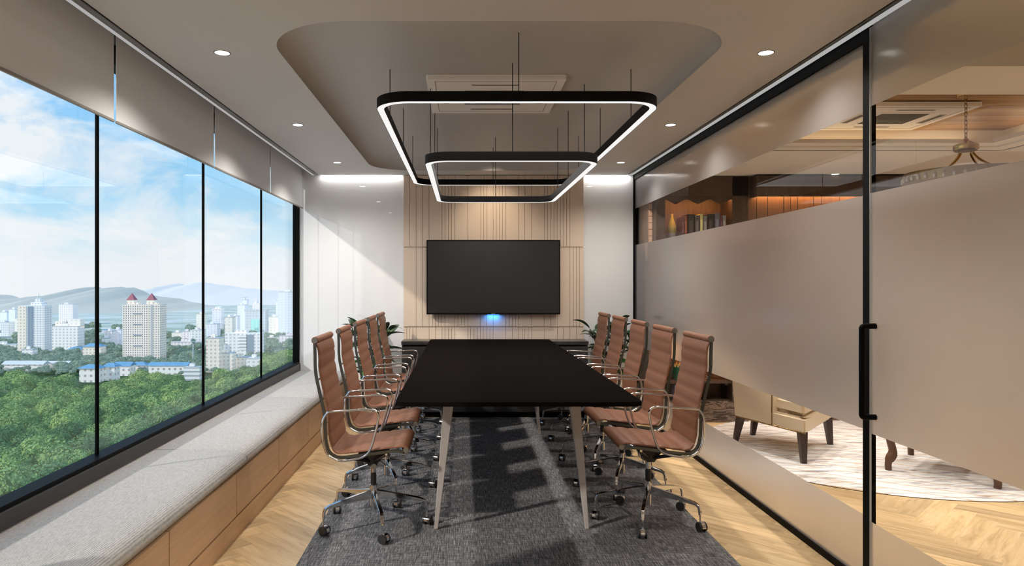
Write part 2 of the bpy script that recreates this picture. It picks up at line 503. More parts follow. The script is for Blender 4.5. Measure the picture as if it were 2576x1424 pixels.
# roller blinds
BX = -1.720
gy = [2.08, 3.499, 4.899, 6.326, 7.606]
bl_lab = {2.08: 'taupe roller blind nearest the camera, at the left edge of the photo', 3.499: 'second taupe roller blind from the camera',
          4.899: 'third taupe roller blind from the camera', 6.326: 'taupe roller blind farthest from the camera, beside the back wall'}
for a, b in zip(gy, gy[1:]):
    t = thing('roller_blind', bl_lab[a], 'roller blind', (BX, (a+b)/2, 2.187), group='taupe roller blinds along the window')
    h = (b-a)/2-.012
    bm = BM(); box(bm, -.0012, .0012, -h, h, .012, .50)
    obj('fabric', bm, M['blind'], t)
    obj('bottom_bar', bx(-.006, .006, -h, h, 0, .014, .003), M['blind_bar'], t)
    bm = cyl(BM(), (.026, -h-.006, .495), (.026, h+.006, .495), .028, n=20)
    obj('roller', bm, M['black_matte'], t, smooth=40)
    obj('bracket', bx(.0, .05, h, h+.010, .46, .53), M['black'], t)

# ------------------------------------------------------------------ window bench: cabinets and cushions
cuts = [.325, 1.21, 2.09, 2.98, 3.865, 4.75, 5.66, 6.55, 7.612]
XF = -1.235
names = ['', '', 'nearest visible', 'second visible', 'third', 'fourth', 'fifth', 'last']
cab_lab = ['oak bench cabinet beside the camera, out of the frame', 'oak bench cabinet just before the frame', 'oak bench cabinet cut by the bottom edge of the photo, nearest the camera',
           'oak bench cabinet second from the camera under the window', 'oak bench cabinet third from the camera under the window', 'oak bench cabinet fourth from the camera, behind the first window-side chair',
           'oak bench cabinet fifth from the camera, mostly behind chairs', 'oak bench cabinet farthest from the camera, against the back wall']
for k, (a, b) in enumerate(zip(cuts, cuts[1:])):
    if k < 2: continue
    t = thing('bench_cabinet', cab_lab[k], 'cabinet', (XF, (a+b)/2, 0), group='oak bench cabinets under the window')
    h = (b-a)/2
    obj('carcass', bx(-.505, -.020, -h+.001, h-.001, .12, .362), M['dark_plastic'], t)
    obj('drawer_front', bx(-.020, 0, -h+.005, h-.005, .123, .351, .001), M['wood'], t)
    obj('plinth', bx(-.50, -.002, -h, h, 0.001, .112), M['wood'], t)
prof = [(-1.744, .364), (-1.245, .364), (-1.234, .369), (-1.224, .384), (-1.222, .402), (-1.230, .420), (-1.252, .434), (-1.285, .443), (-1.36, .447), (-1.5, .450), (-1.744, .449)]
cc = [2.16, 4.015, 5.87, 7.61]
cl = ['light grey knitted bench cushion nearest the camera, cut by the left edge of the photo', 'middle light grey knitted cushion of the three on the window bench', 'light grey knitted bench cushion farthest from the camera, at the back wall']
for k, (a, b) in enumerate(zip(cc, cc[1:])):
    bm = BM(); prism(bm, [(x-XF, z-.364) for x, z in prof], 'y', -(b-a)/2+.002, (b-a)/2-.002)
    es = [e for e in bm.edges if abs(e.verts[0].co.y-e.verts[1].co.y) < 1e-5 and abs(abs(e.verts[0].co.y)-(b-a)/2) < .01]
    bmesh.ops.bevel(bm, geom=es, offset=.006, segments=2, profile=.5, affect='EDGES')
    o = obj('bench_cushion', bm, M['knit'], loc=(XF, (a+b)/2, .364), smooth=50)
    tag(o, cl[k], 'cushion', 'knitted cushions on the window bench')

# ------------------------------------------------------------------ back wall: panel, credenza, television
PX0, PX1, PY = -.632, 1.294, 7.58
def build_panel():
    bm = BM()
    zx = lambda v: (v/2.927+760-1164)/234.8     # groove positions measured on the panel
    top = [792, 840, 885, 935, 1030, 1052, 1077, 1100, 1125, 1220, 1315, 1337, 1360, 1407, 1430, 1452, 1475, 1500, 1594, 1640, 1690, 1785, 1807, 1832, 1855, 1878, 1902, 1925, 1948, 1972]
    mid = [840, 885, 935, 960, 980, 1003, 1025, 1052, 1125, 1148, 1172, 1195, 1220, 1312, 1357, 1407, 1500, 1525, 1547, 1572, 1597, 1690, 1782, 1830, 1878, 1972, 1997, 2020, 2043]
    bot = [770, 792, 815, 840, 935, 980, 1030, 1052, 1077, 1102, 1125, 1220, 1240, 1265, 1290, 1313, 1335, 1360, 1382, 1407, 1500, 1547, 1595, 1620, 1640, 1665, 1690, 1785, 1880, 1925, 1972, 2020]
    g = .0017
    for xs, z0, z1 in ((top, 1.777, ZC), (mid, .920, 1.773), (bot, .02, .916)):
        e = [PX0]+[zx(v) for v in xs]+[PX1]
        for a, b in zip(e, e[1:]): box(bm, a+(g if a > PX0 else 0), b-(g if b < PX1 else 0), PY, PY+.018, z0+.002, z1-.002)
    o = obj('wall_panel', bm, M['beige'])
    ob = obj('backing', bx(PX0+.001, PX1-.001, PY+.012, YB-.001, .02, ZC-.004), M['groove'], o)
    tag(o, 'beige wall panel with vertical grooves behind the television', 'wall panel')
build_panel()

t = thing('credenza', 'long black credenza under the television', 'credenza', ((PX0+PX1)/2, 7.27, 0))
hw = (PX1-PX0)/2
obj('top', bx(-hw, hw, 0, .305, .755, .79, .002), M['credenza'], t)
obj('carcass', bx(-hw+.004, hw-.004, .022, .300, .06, .748), M['credenza'], t)
obj('plinth', bx(-hw+.03, hw-.03, .05, .29, .0, .06), M['black'], t)
for k in range(4):
    a = -hw+.004+k*(2*hw-.008)/4; b = a+(2*hw-.008)/4
    d = obj('door', bx(a+.002, b-.002, .002, .021, .064, .735, .001), M['credenza'], t)
    obj('finger_rail', bx(a+.004, b-.004, .004, .02, .737, .745), M['black'], d)

t = thing('television', 'large black flat television on the beige panel', 'television', (.324, 7.49, 1.057))
w, h = .707, .787
bm = BM()
for a in ((-w, w, 0, .030, 0, .012), (-w, w, 0, .030, h-.010, h), (-w, -w+.010, 0, .030, 0, h), (w-.010, w, 0, .030, 0, h)): box(bm, *a)
box(bm, -w+.002, w-.002, .012, .045, .002, h-.002, .004)
obj('bezel', bm, M['black'], t)
obj('screen', bx(-w+.009, w-.009, .003, .014, .011, h-.009), M['tv_screen'], t)
obj('rear_housing', bx(-w+.06, w-.06, .043, .07, .02, h-.2, .008), M['black'], t)
obj('wall_mount', bx(-.2, .2, .068, .09, .2, .5), M['black'], t)
obj('status_light', bx(-.062, .062, .004, .030, -.005, .0005), M['led_blue'], t)
fc = bpy.data.curves.new('logo', 'FONT'); fc.body = 'SONY'; fc.size = .016; fc.align_x = 'CENTER'; fc.extrude = .0004
fo = bpy.data.objects.new('lettering', fc); COL.objects.link(fo); bpy.context.view_layer.update()
me = bpy.data.meshes.new_from_object(fo.evaluated_get(bpy.context.evaluated_depsgraph_get())); bpy.data.objects.remove(fo)
fo = bpy.data.objects.new('logo', me); COL.objects.link(fo); fo.parent = t; fo.location = (0, -.0006, .0005); fo.rotation_euler = (R(90), 0, 0)
me.materials.clear(); me.materials.append(simple('logo silver', (.45, .45, .45), .4, 0)); fo['label'] = 'small silver maker lettering'

# ------------------------------------------------------------------ rug and table
o = obj('carpet', bx(-.818, 1.366, 2.6, 7.262, .0005, .010, .002), M['carpet'])
tag(o, 'grey woven rectangular carpet under the table and chairs', 'carpet')

TX, TY = .275, 5.318
t = thing('conference_table', 'long matt black conference table with tapered taupe legs', 'table', (TX, TY, .0105))
bm = prism(BM(), rrect(-.605, .605, -1.882, 1.882, .055, 8), 'z', .784, .8065)
es = [e for e in bm.edges if abs(e.verts[0].co.z-e.verts[1].co.z) < 1e-5 and e.calc_length() > 0 and all(len(f.verts) < 8 for f in e.link_faces) is False]
bmesh.ops.bevel(bm, geom=es, offset=.002, segments=1, affect='EDGES')
obj('tabletop', bm, M['table'], t, smooth=30)
bm = BM(); box(bm, -.40, .40, -1.36, -1.30, .755, .784); box(bm, -.40, .40, 1.10, 1.16, .755, .784); box(bm, -.40, -.36, -1.3, 1.1, .755, .784); box(bm, .36, .40, -1.3, 1.1, .755, .784)
obj('apron_frame', bm, M['black'], t)
for sx in (-1, 1):
    for y in (-1.334, 1.13):
        bm = BM()
        xb, xt = sx*.425, sx*.347
        vb = [bm.verts.new((xb+a*.011, y+b*.011, 0)) for a, b in ((-1, -1), (1, -1), (1, 1), (-1, 1))]
        vt = [bm.verts.new((xt+a*.031, y+b*.031, .784)) for a, b in ((-1, -1), (1, -1), (1, 1), (-1, 1))]
        bm.faces.new(vb[::-1]); bm.faces.new(vt)
        for k in range(4): bm.faces.new((vb[k], vb[(k+1) % 4], vt[(k+1) % 4], vt[k]))
        bmesh.ops.bevel(bm, geom=bm.edges[:], offset=.003, segments=1, affect='EDGES')
        obj('leg', bm, M['leg_taupe'], t)

# ------------------------------------------------------------------ office chairs
def rib_sheet(path, rib, thick, half, back=.006):
    """upholstery strip: path in XZ, ribbed on its front side, extruded across Y with soft side edges"""
    P = smooth_path([(x, 0, z) for x, z in path], sub=6)
    # resample by arc length
    L = [0]
    for a, b in zip(P, P[1:]): L.append(L[-1]+(b-a).length)
    nr = max(1, round(L[-1]/rib)); per = 5; tot = nr*per
    pts = []
    for i in range(tot+1):
        d = L[-1]*i/tot
        k = max(j for j in range(len(L)) if L[j] <= d+1e-9); k = min(k, len(P)-2)
        f = (d-L[k])/max(1e-9, L[k+1]-L[k]); pts.append(P[k].lerp(P[k+1], f))
    bm = BM(); rows = []
    ysec = [-half, -half+.006, -half+.02, half-.02, half-.006, half]
    ed = [.35, .8, 1, 1, .8, .35]
    for i, p in enumerate(pts):
        tdir = (pts[min(i+1, tot)]-pts[max(i-1, 0)]).normalized()
        nrm = Vector((tdir.z, 0, -tdir.x))
        if nrm.x < 0 and abs(nrm.x) > .7: nrm = -nrm
        if nrm.z < 0 and abs(nrm.z) > abs(nrm.x): nrm = -nrm
        u = (i % per)/per
        bulge = thick*(.50 if i % per == 0 else (.95 if i % per in (1, per-1) else 1.0))
        rows.append(([bm.verts.new(p+nrm*(bulge*e)+Vector((0, y, 0))) for y, e in zip(ysec, ed)], [bm.verts.new(p-nrm*(back*e)+Vector((0, y, 0))) for y, e in zip(ysec, ed)]))
    m = len(ysec)
    for (a, b), (c, d) in zip(rows, rows[1:]):
        for k in range(m-1):
            bm.faces.new((a[k], a[k+1], c[k+1], c[k])); bm.faces.new((b[k], d[k], d[k+1], b[k+1]))
        bm.faces.new((a[0], c[0], d[0], b[0])); bm.faces.new((a[-1], b[-1], d[-1], c[-1]))
    for a, b in (rows[0], rows[-1]):
        bm.faces.new(a+b[::-1])
    bmesh.ops.recalc_face_normals(bm, faces=bm.faces[:])
    return bm

def make_chair():
    t = thing('office_chair', 'x', 'chair')
    H = .222
    backp = [(-.284, 1.055), (-.272, 1.02), (-.268, .975), (-.268, .925), (-.262, .885), (-.245, .80), (-.229, .73), (-.217, .67), (-.214, .60), (-.210, .54), (-.198, .494)]
    seatp = [(-.197, .490), (-.182, .466), (-.150, .458), (-.06, .468), (.06, .482), (.15, .492), (.190, .494), (.213, .486)]
    obj('backrest', rib_sheet(backp, .072, .010, H), M['leather'], t, smooth=55)
    obj('seat', rib_sheet(seatp, .068, .011, H), M['leather'], t, smooth=55)
    bm = cyl(BM(), (-.290, -H, 1.072), (-.290, H, 1.072), .019, n=20)
    hr = obj('headrest_roll', bm, M['leather'], t, smooth=50)
    for s in (-1, 1):
        e = obj('end_cap', cyl(BM(), (-.290, s*(H-.002), 1.072), (-.290, s*(H+.004), 1.072), .015, n=20), M['steel_grey'], hr, smooth=50)
    bm = cyl(BM(), (.205, -H, .476), (.205, H, .476), .017, n=18)
    fr = obj('seat_front_roll', bm, M['leather'], t, smooth=50)
    for s in (-1, 1): obj('end_cap', cyl(BM(), (.205, s*(H-.002), .476), (.205, s*(H+.004), .476), .0145, n=18), M['steel_grey'], fr, smooth=50)
    # side rails follow back and seat behind the upholstery
    rail = [(-.289, 1.055), (-.287, .99), (-.286, .93), (-.280, .875), (-.262, .79), (-.246, .72), (-.234, .66), (-.231, .59), (-.227, .53), (-.212, .475), (-.180, .447), (-.14, .440), (-.05, .450), (.06, .465), (.14, .474), (.19, .470)]
    for s in (-1, 1):
        path = smooth_path([(x, s*(H+.004), z) for x, z in rail], sub=4)
        sec = [(-.0045, -.011), (.0045, -.011), (.0045, .011), (-.0045, .011)]
        bm = sweep(BM(), path, [(x, y) for x, y in sec], up=(0, 0, 1))
        # keep the flat of the bar facing sideways
        bm.free(); bm = BM(); rings = []
        for i, p in enumerate(path):
            tg = (path[min(i+1, len(path)-1)]-path[max(i-1, 0)]).normalized(); nn = Vector((tg.z, 0, -tg.x))
            rings.append([bm.verts.new(p+nn*a+Vector((0, b, 0))) for a, b in ((-.007, -.0045), (.009, -.0045), (.009, .0045), (-.007, .0045))])
        for A, B in zip(rings, rings[1:]):
            for k in range(4): bm.faces.new((A[k], A[(k+1) % 4], B[(k+1) % 4], B[k]))
        bm.faces.new(rings[0][::-1]); bm.faces.new(rings[-1]); bmesh.ops.recalc_face_normals(bm, faces=bm.faces[:])
        obj('side_rail', bm, M['rail'], t, smooth=40)
        loop = [(-.203, .688), (-.10, .694), (-.01, .700), (.035, .697), (.056, .672), (.051, .62), (.038, .565), (.023, .512), (.004, .470), (-.030, .443), (-.085, .430), (-.145, .424), (-.190, .436), (-.224, .467), (-.243, .53), (-.247, .59), (-.243, .640), (-.226, .674)]
        bm = tube(BM(), smooth_path([(x, s*(H+.018), z) for x, z in loop], True, 3), .0066, True, up=(0, 1, 0), n=10)
        obj('armrest', bm, M['chrome'], t, smooth=60)
    for x, z in ((-.262, .86), (-.05, .437), (.11, .455)):
        obj('cross_bar', cyl(BM(), (x-.012, -H-.004, z), (x-.012, H+.004, z), .007, n=10), M['chrome'], t, smooth=50)
    # tilt mechanism and column
    bm = BM()
    a = [(-.085, .435), (.085, .450), (.05, .385), (.02, .35), (-.02, .35), (-.045, .385)]
    prism(bm, a, 'y', -.06, .06)
    for s in (-1, 1):
        cyl(bm, (0, s*.03, .365), (-.13, s*.2, .432), .010, n=8); cyl(bm, (0, s*.03, .365), (.10, s*.2, .452), .010, n=8)
    obj('tilt_mechanism', bm, M['dark_plastic'], t)
    bm = cyl(BM(), (.012, -.035, .350), (.012, -.075, .350), .0155, n=18); obj('tilt_knob', bm, M['steel_grey'], t, smooth=50)
    bm = tube(BM(), smooth_path([(.02, -.05, .40), (.06, -.14, .395), (.09, -.19, .385), (.115, -.20, .38)], sub=4), .004, up=(0, 0, 1), n=8)
    obj('lever', bm, M['chrome'], t, smooth=60)
    col = obj('column', cyl(cyl(BM(), (0, 0, .29), (0, 0, .37), .0145, n=18), (0, 0, .22), (0, 0, .292), .0165, n=18), M['dark_plastic'], t, smooth=50)
    obj('piston', cyl(BM(), (0, 0, .30), (0, 0, .36), .016, n=18), M['chrome'], col, smooth=50)
    obj('hub', lathe(BM(), [(.0, .085), (.018, .085), (.019, .16), (.022, .175), (.022, .228), (.017, .231), (0, .231)], 20), M['chrome'], t, smooth=40)
    for k in range(5):
        a = R(-2+72*k); d = Vector((math.cos(a), math.sin(a), 0)); sd = Vector((-d.y, d.x, 0))
        bm = BM(); rings = []
        for rr, zt, hh, ww in ((.015, .200, .050, .011), (.10, .187, .038, .011), (.20, .170, .024, .011), (.275, .155, .018, .011), (.300, .143, .017, .010), (.309, .122, .016, .009), (.312, .085, .014, .007)):
            tilt = 0 if rr < .29 else (.5 if rr < .305 else 1)
            c0 = d*rr+Vector((0, 0, zt))
            upv = Vector((0, 0, 1))*(1-tilt)+d*tilt; upv.normalize()
            rings.append([bm.verts.new(c0+sd*ww), bm.verts.new(c0-sd*ww), bm.verts.new(c0-sd*ww*.7-upv*hh), bm.verts.new(c0+sd*ww*.7-upv*hh)])
        for A, B in zip(rings, rings[1:]):
            for q in range(4): bm.faces.new((A[q], A[(q+1) % 4], B[(q+1) % 4], B[q]))
        bm.faces.new(rings[0][::-1]); bm.faces.new(rings[-1]); bmesh.ops.recalc_face_normals(bm, faces=bm.faces[:])
        bmesh.ops.bevel(bm, geom=[e for e in bm.edges if abs((e.verts[0].co-e.verts[1].co).normalized().dot(sd)) < .9], offset=.002, segments=1, affect='EDGES')
        obj('base_leg', bm, M['chrome'], t, smooth=35)
        cp = d*.307
        ang = a+[1.2, .15, -.6, 2.0, .8][k]
        e = Vector((math.cos(ang), math.sin(ang), 0)); w = Vector((-e.y, e.x, 0))
        wc = cp+e*.010+Vector((0, 0, .0262))
        bm = BM(); cyl(bm, (cp.x, cp.y, .050), (cp.x, cp.y, .088), .005, n=10)
        # hood: half drum over the wheels
        ring = []
        for q in range(9):
            th = R(-10+200*q/8); v = e*math.cos(th)*.0275+Vector((0, 0, math.sin(th)*.0275))
            ring.append([bm.verts.new(wc+v+w*.011), bm.verts.new(wc+v-w*.011), bm.verts.new(wc+v*.86-w*.011), bm.verts.new(wc+v*.86+w*.011)])
        for A, B in zip(ring, ring[1:]):
            for q in range(4): bm.faces.new((A[q], A[(q+1) % 4], B[(q+1) % 4], B[q]))
        bm.faces.new(ring[0]); bm.faces.new(ring[-1][::-1]); bmesh.ops.recalc_face_normals(bm, faces=bm.faces[:])
        ca = obj('caster', bm, M['chrome'], t, smooth=40)
        for s in (-1, 1):
            bm = cyl(BM(), wc+w*s*.0115, wc+w*s*.022, .0258, n=20)
            obj('wheel', bm, M['wheel'], ca, smooth=40)
    return t

left_lab = ['brown ribbed leather office chair nearest the camera on the window side of the table', 'second brown ribbed office chair from the camera on the window side', 'middle brown ribbed office chair of the five on the window side',
            'fourth brown ribbed office chair from the camera on the window side', 'brown ribbed office chair farthest from the camera on the window side, by the credenza']
right_lab = ['brown ribbed leather office chair nearest the camera on the glass partition side', 'second brown ribbed office chair from the camera on the glass partition side', 'middle brown ribbed office chair of the five on the glass partition side',
             'fourth brown ribbed office chair from the camera on the glass partition side', 'brown ribbed office chair farthest from the camera on the glass partition side, by the credenza']
chair = make_chair()
for row, ys_, x, rz, labs, grp in ((0, (4.06, 4.78, 5.50, 6.22, 6.90), -.512, 0, left_lab, 'office chairs on the window side of the table'), (1, (4.14, 4.82, 5.50, 6.19, 6.87), 1.085, math.pi, right_lab, 'office chairs on the glass partition side of the table')):
    for k, y in enumerate(ys_):
        c = chair if (row == 0 and k == 0) else copy_tree(chair)
        c.location = (x, y, .0105); c.rotation_euler = (0, 0, rz+R([0, .8, -.6, .5, -.4][k]))
        tag(c, labs[k], 'chair', grp)

# ------------------------------------------------------------------ ceiling fittings
def ring_lamp(x0, x1, y0, y1, z0, z1, rad, cables, label):
    cx, cy = (x0+x1)/2, (y0+y1)/2
    t = thing('pendant_light', label, 'pendant light', (cx, cy, z0), group='rounded square ring pendants over the table')
    loop = [(x-cx, y-cy, 0) for x, y in rrect(x0+.02, x1-.02, y0+.02, y1-.02, rad, 10)]
    h = z1-z0
    sec = [(-.020, .003), (-.020, h), (.020, h), (.020, .003), (.0165, .003), (.0165, .0), (-.0165, .0), (-.0165, .003)]
    # black channel
    bm = sweep(BM(), loop, [(-.020, 0), (-.020, h), (.020, h), (.020, 0), (.0175, 0), (.0175, .006), (-.0175, .006), (-.0175, 0)], True)
    obj('housing', bm, M['ring_black'], t, smooth=30)
    bm = sweep(BM(), loop, [(-.0172, -.0005), (-.0172, .005), (.0172, .005), (.0172, -.0005)], True)
    obj('diffuser', bm, M['led'], t, smooth=30)
    for x, y in cables:
        obj('cable', cyl(BM(), (x-cx, y-cy, h-.002), (x-cx, y-cy, 2.66-z0-.002), .0022, n=8), M['black'], t, smooth=60)
    return t
r1s = [(x, y) for x in (-.43, .995) for y in (4.185, 5.12, 6.08)]+[(.283, 3.566), (.283, 6.607)]
ring_lamp(-.451, 1.016, 3.545, 6.63, 2.3055, 2.357, .16, r1s, 'larger and higher black ring pendant with white light line')
r2s = [(x, y) for x in (-.205, .775) for y in (4.50, 5.20, 5.77)]+[(.286, 4.064), (.286, 6.168)]
ring_lamp(-.2235, .796, 4.044, 6.19, 2.094, 2.146, .13, r2s, 'smaller and lower black ring pendant with white light line')

def cassette(name, label, x0, x1, y0, y1, z):
    cx, cy = (x0+x1)/2, (y0+y1)/2
    t = thing(name, label, 'air conditioner', (cx, cy, z))
    hx, hy = (x1-x0)/2, (y1-y0)/2
    bm = BM()
    prism(bm, rrect(-hx, hx, -hy, hy, .012, 3), 'z', 0, .028)
    obj('panel', bm, M['ac'], t)
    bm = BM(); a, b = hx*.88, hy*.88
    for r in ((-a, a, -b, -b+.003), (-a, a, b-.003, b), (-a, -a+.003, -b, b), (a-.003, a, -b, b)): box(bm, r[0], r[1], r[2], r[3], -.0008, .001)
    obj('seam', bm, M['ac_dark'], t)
    k = .5
    g = obj('intake_grille', bx(-hx*k, hx*k, -hy*k, hy*k, -.002, .004), M['ac'], t)
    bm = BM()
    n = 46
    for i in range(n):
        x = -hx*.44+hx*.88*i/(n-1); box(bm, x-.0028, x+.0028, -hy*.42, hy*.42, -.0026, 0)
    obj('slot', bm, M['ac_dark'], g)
    for dx, dy in ((0, -1), (0, 1), (-1, 0), (1, 0)):
        L, W = .30*hx/.424, .024
        if dx == 0:
            y = dy*hy*.70
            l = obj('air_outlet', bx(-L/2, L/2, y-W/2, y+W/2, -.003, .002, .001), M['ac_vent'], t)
            obj('gap', bx(-L/2+.01, L/2-.01, y-.007, y+.003, -.0036, 0), M['ac_dark'], l)  # dark bar stands for the shade inside the outlet
        else:
            x = dx*hx*.74
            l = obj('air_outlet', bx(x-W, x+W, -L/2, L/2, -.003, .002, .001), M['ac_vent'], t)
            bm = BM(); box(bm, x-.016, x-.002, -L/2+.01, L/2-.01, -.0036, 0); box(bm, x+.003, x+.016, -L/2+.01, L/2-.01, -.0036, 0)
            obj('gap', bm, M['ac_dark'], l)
    return t
cassette('ceiling_cassette', 'square ceiling air conditioner above the black ring pendants', -.222, .630, 4.29, 5.16, 2.631)

dl = thing('downlight', 'x', 'downlight')
obj('trim', lathe(BM(), [(.0355, .006), (.0355, -.001), (.0395, -.002), (.041, 0), (.041, .003)], 28), M['steel_grey'], dl, smooth=40)
obj('lens', lathe(BM(), [(0, .0), (.0355, .0), (.0355, .004), (0, .004)], 28), M['lamp'], dl)
spots = [(-1.20, 3.53, 'recessed downlight on the window side nearest the camera'), (-1.20, 5.15, 'middle recessed downlight on the window side'), (-1.20, 6.77, 'recessed downlight on the window side nearest the back wall'),
         (1.513, 3.53, 'recessed downlight on the glass partition side nearest the camera'), (1.513, 5.15, 'middle recessed downlight on the glass partition side'), (1.513, 6.77, 'recessed downlight on the glass partition side nearest the back wall')]
def lamp(kind, name, loc, energy, color, **kw):
    l = bpy.data.lights.new(name, kind); l.energy = energy; l.color = color
    for k, v in kw.items():
        if k != 'rot': setattr(l, k, v)
    o = bpy.data.objects.new(name, l); COL.objects.link(o); o.location = loc
    if 'rot' in kw: o.rotation_euler = kw['rot']
    return o
for k, (x, y, lab) in enumerate(spots):
    d = dl if k == 0 else copy_tree(dl)
    d.location = (x, y, ZC-.001); tag(d, lab, 'downlight', 'recessed ceiling downlights')
    if y > 2: lamp('SPOT', 'ceiling spot', (x, y, ZC-.02), 50, (1, .94, .87), spot_size=R(145), spot_blend=.8, shadow_soft_size=.03)

# ------------------------------------------------------------------ potted plants
def leaf(bm, base, dirv, length, width, droop, roll):
    d = Vector(dirv).normalized(); up = Vector((0, 0, 1))
    s = d.cross(up); s = s.normalized() if s.length > .01 else Vector((1, 0, 0))
    s = (Matrix.Rotation(roll, 3, d) @ s)
    n = 8; rows = []
    for i in range(n+1):
        u = i/n
        p = Vector(base)+d*length*u-up*droop*length*u*u
        w = width*(math.sin(math.pi*min(1, u**.8))**.8)*(1 if u < 1 else 0)+.0015
        nrm = s.cross(d).normalized()
        rows.append([bm.verts.new(p-s*w+nrm*w*.35), bm.verts.new(p-s*w*.05), bm.verts.new(p+s*w*.05), bm.verts.new(p+s*w+nrm*w*.35)])
    for A, B in zip(rows, rows[1:]):
        for k in range(3):
            f = bm.faces.new((A[k], A[k+1], B[k+1], B[k])); f.material_index = 1 if k == 1 else 0
M['vein'] = simple('pale leaf vein', (.30, .36, .20), .4)
def plant(x, y, label, seed, lead):
    rnd = random.Random(seed)
    t = thing('potted_plant', label, 'potted plant', (x, y, 0.001), group='potted rubber plants beside the credenza')
    obj('pot', lathe(BM(), [(0, 0), (.10, 0), (.125, .02), (.150, .12), (.160, .26), (.155, .40), (.135, .47), (.128, .47), (.128, .43), (0, .43)], 28), M['pot'], t, smooth=40)
    obj('soil', lathe(BM(), [(0, .44), (.127, .43), (.127, .425)], 20), M['soil'], t)
    stems = BM(); fb = BM(); fd = BM()
    for k in range(5):
        a = k*1.3+rnd.random(); lean = .17+.07*rnd.random()
        top = Vector((math.cos(a)*lean, math.sin(a)*lean*.5, .86+.09*rnd.random()))
        b0 = Vector((math.cos(a)*.04, math.sin(a)*.04, .42))
        path = smooth_path([b0, b0.lerp(top, .5)+Vector((0, 0, .03)), top], sub=5)
        tube(stems, path, .006, up=(1, 0, 0), n=7)
        for j in range(11):
            u = .12+.88*j/10; i = int(u*(len(path)-1)); p = path[i]
            la = a+j*2.4+rnd.random()*.6
            el = .1+.9*u*rnd.random()+(.5 if j == 10 else 0)
            dv = Vector((math.cos(la), math.sin(la)*.55, el))
            leaf(fb if u < .45 else fd, p, dv, .19+.08*rnd.random(), .034+.013*rnd.random(), .25+.35*rnd.random(), rnd.uniform(-.5, .5))
    for (bx_, bz), (tx_, tz) in lead:
        p0 = Vector((bx_-x, rnd.uniform(-.05, .03), bz)); p1 = Vector((tx_-x, p0.y+rnd.uniform(-.05, .03), tz)); d = p1-p0
        leaf(fd, p0, d+Vector((0, 0, .12*d.length)), d.length*1.05, .034, .12, rnd.uniform(-.9, .9))
        tube(stems, smooth_path([Vector((rnd.uniform(-.03, .03), 0, .42)), Vector((p0.x*.6, p0.y, .42+(bz-.42)*.6)), p0], sub=4), .005, up=(1, 0, 0), n=6)
    obj('stem', stems, M['stem'], t, smooth=60)
    obj('foliage', fd, [M['leaf'], M['vein']], t, smooth=60)
    o = obj('foliage', fb, [M['leaf_bright'], M['vein']], t, smooth=60); o['label'] = 'brighter green lower leaves'
plant(-.96, 7.32, 'leafy rubber plant behind the window-side chairs, left of the credenza', 3,
      [((-1.062, .947), (-1.194, 1.041)), ((-1.09, .926), (-1.247, .963)), ((-1.04, .97), (-.98, 1.035)), ((-.86, .86), (-.733, .90)), ((-.84, .76), (-.722, .715)), ((-1.05, .88), (-1.17, .85)), ((-.93, .93), (-.89, 1.03)), ((-1.0, .80), (-1.1, .74)), ((-1.02, .93), (-1.12, 1.0))])
plant(1.53, 7.32, 'leafy rubber plant behind the partition-side chairs, right of the credenza', 8,
      [((1.637, 1.0), (1.727, 1.052)), ((1.545, .92), (1.505, 1.0)), ((1.65, .93), (1.735, .975)), ((1.64, .90), (1.72, .84)), ((1.39, .845), (1.284, .889)), ((1.42, .83), (1.305, .835)), ((1.40, .73), (1.30, .745)), ((1.66, .80), (1.735, .76)), ((1.56, .86), (1.60, .76)), ((1.53, .95), (1.58, 1.04))])

# ------------------------------------------------------------------ glass partition and door
bands = [(0.03, .33, 'f'), (.33, .7235, 'c'), (.7235, 1.797, 'f'), (1.797, 2.185, 'c'), (2.185, 2.50, 'f')]
YP = 3.18
par = thing('window_2', 'black framed glass partition with frosted bands', 'glass partition', (XR, 0, 0), kind='structure')
bm = BM(); box(bm, 0, .05, YP+.06, YB-.04, 2.495, ZC+.01); box(bm, 0, .05, YP+.06, YB-.04, 0.0, .032); box(bm, -.004, .05, YB-.045, YB-.002, 0, ZC+.01)
obj('frame', bm, M['black'], par)
obj('post', bx(-.002, .022, YP, YP+.062, 0, ZC+.01), M['black'], par)
bm = BM(); quad(bm, (.020, YP+.06, .03), (.020, YB-.04, .03), (.020, YB-.04, 2.495), (.020, YP+.06, 2.495)); obj('pane', bm, M['glass'], par)
for z0, z1, k in bands:
    if k == 'f':
        bm = BM(); quad(bm, (.012, YP+.062, z0), (.012, YB-.045, z0), (.012, YB-.045, z1), (.012, YP+.062, z1))
        obj('frosted_film', bm, M['frost'], par)
# the door leaf
door = thing('door_1', 'frosted glass door with a black pull handle', 'door', (XR, 0, 0), kind='structure')
Y0D = 2.05
bm = BM(); quad(bm, (-.006, Y0D, .008), (-.006, YP-.006, .008), (-.006, YP-.006, ZC-.006), (-.006, Y0D, ZC-.006)); obj('pane', bm, M['glass'], door)
obj('glass_edge', bx(-.010, -.002, YP-.008, YP-.005, .008, ZC-.006), simple('glass edge', (.45, .47, .47), .2), door)
for z0, z1, k in [(0.010, .33, 'f'), (.7235, 1.797, 'f'), (2.185, ZC-.006, 'f')]:
    bm = BM(); quad(bm, (-.012, Y0D, z0), (-.012, YP-.009, z0), (-.012, YP-.009, z1), (-.012, Y0D, z1)); obj('frosted_film', bm, M['frost'], door)
hy = 3.125
pts = smooth_path([(-.008, hy, 1.205), (-.055, hy, 1.205)], sub=1)
hp = [(-.008, hy, 1.205), (-.060, hy, 1.205)]
for k in range(1, 6): hp.append((-.060-.012*math.sin(R(18*k)), hy, 1.205-.012*(1-math.cos(R(18*k)))))
hp += [(-.072, hy, .83)]
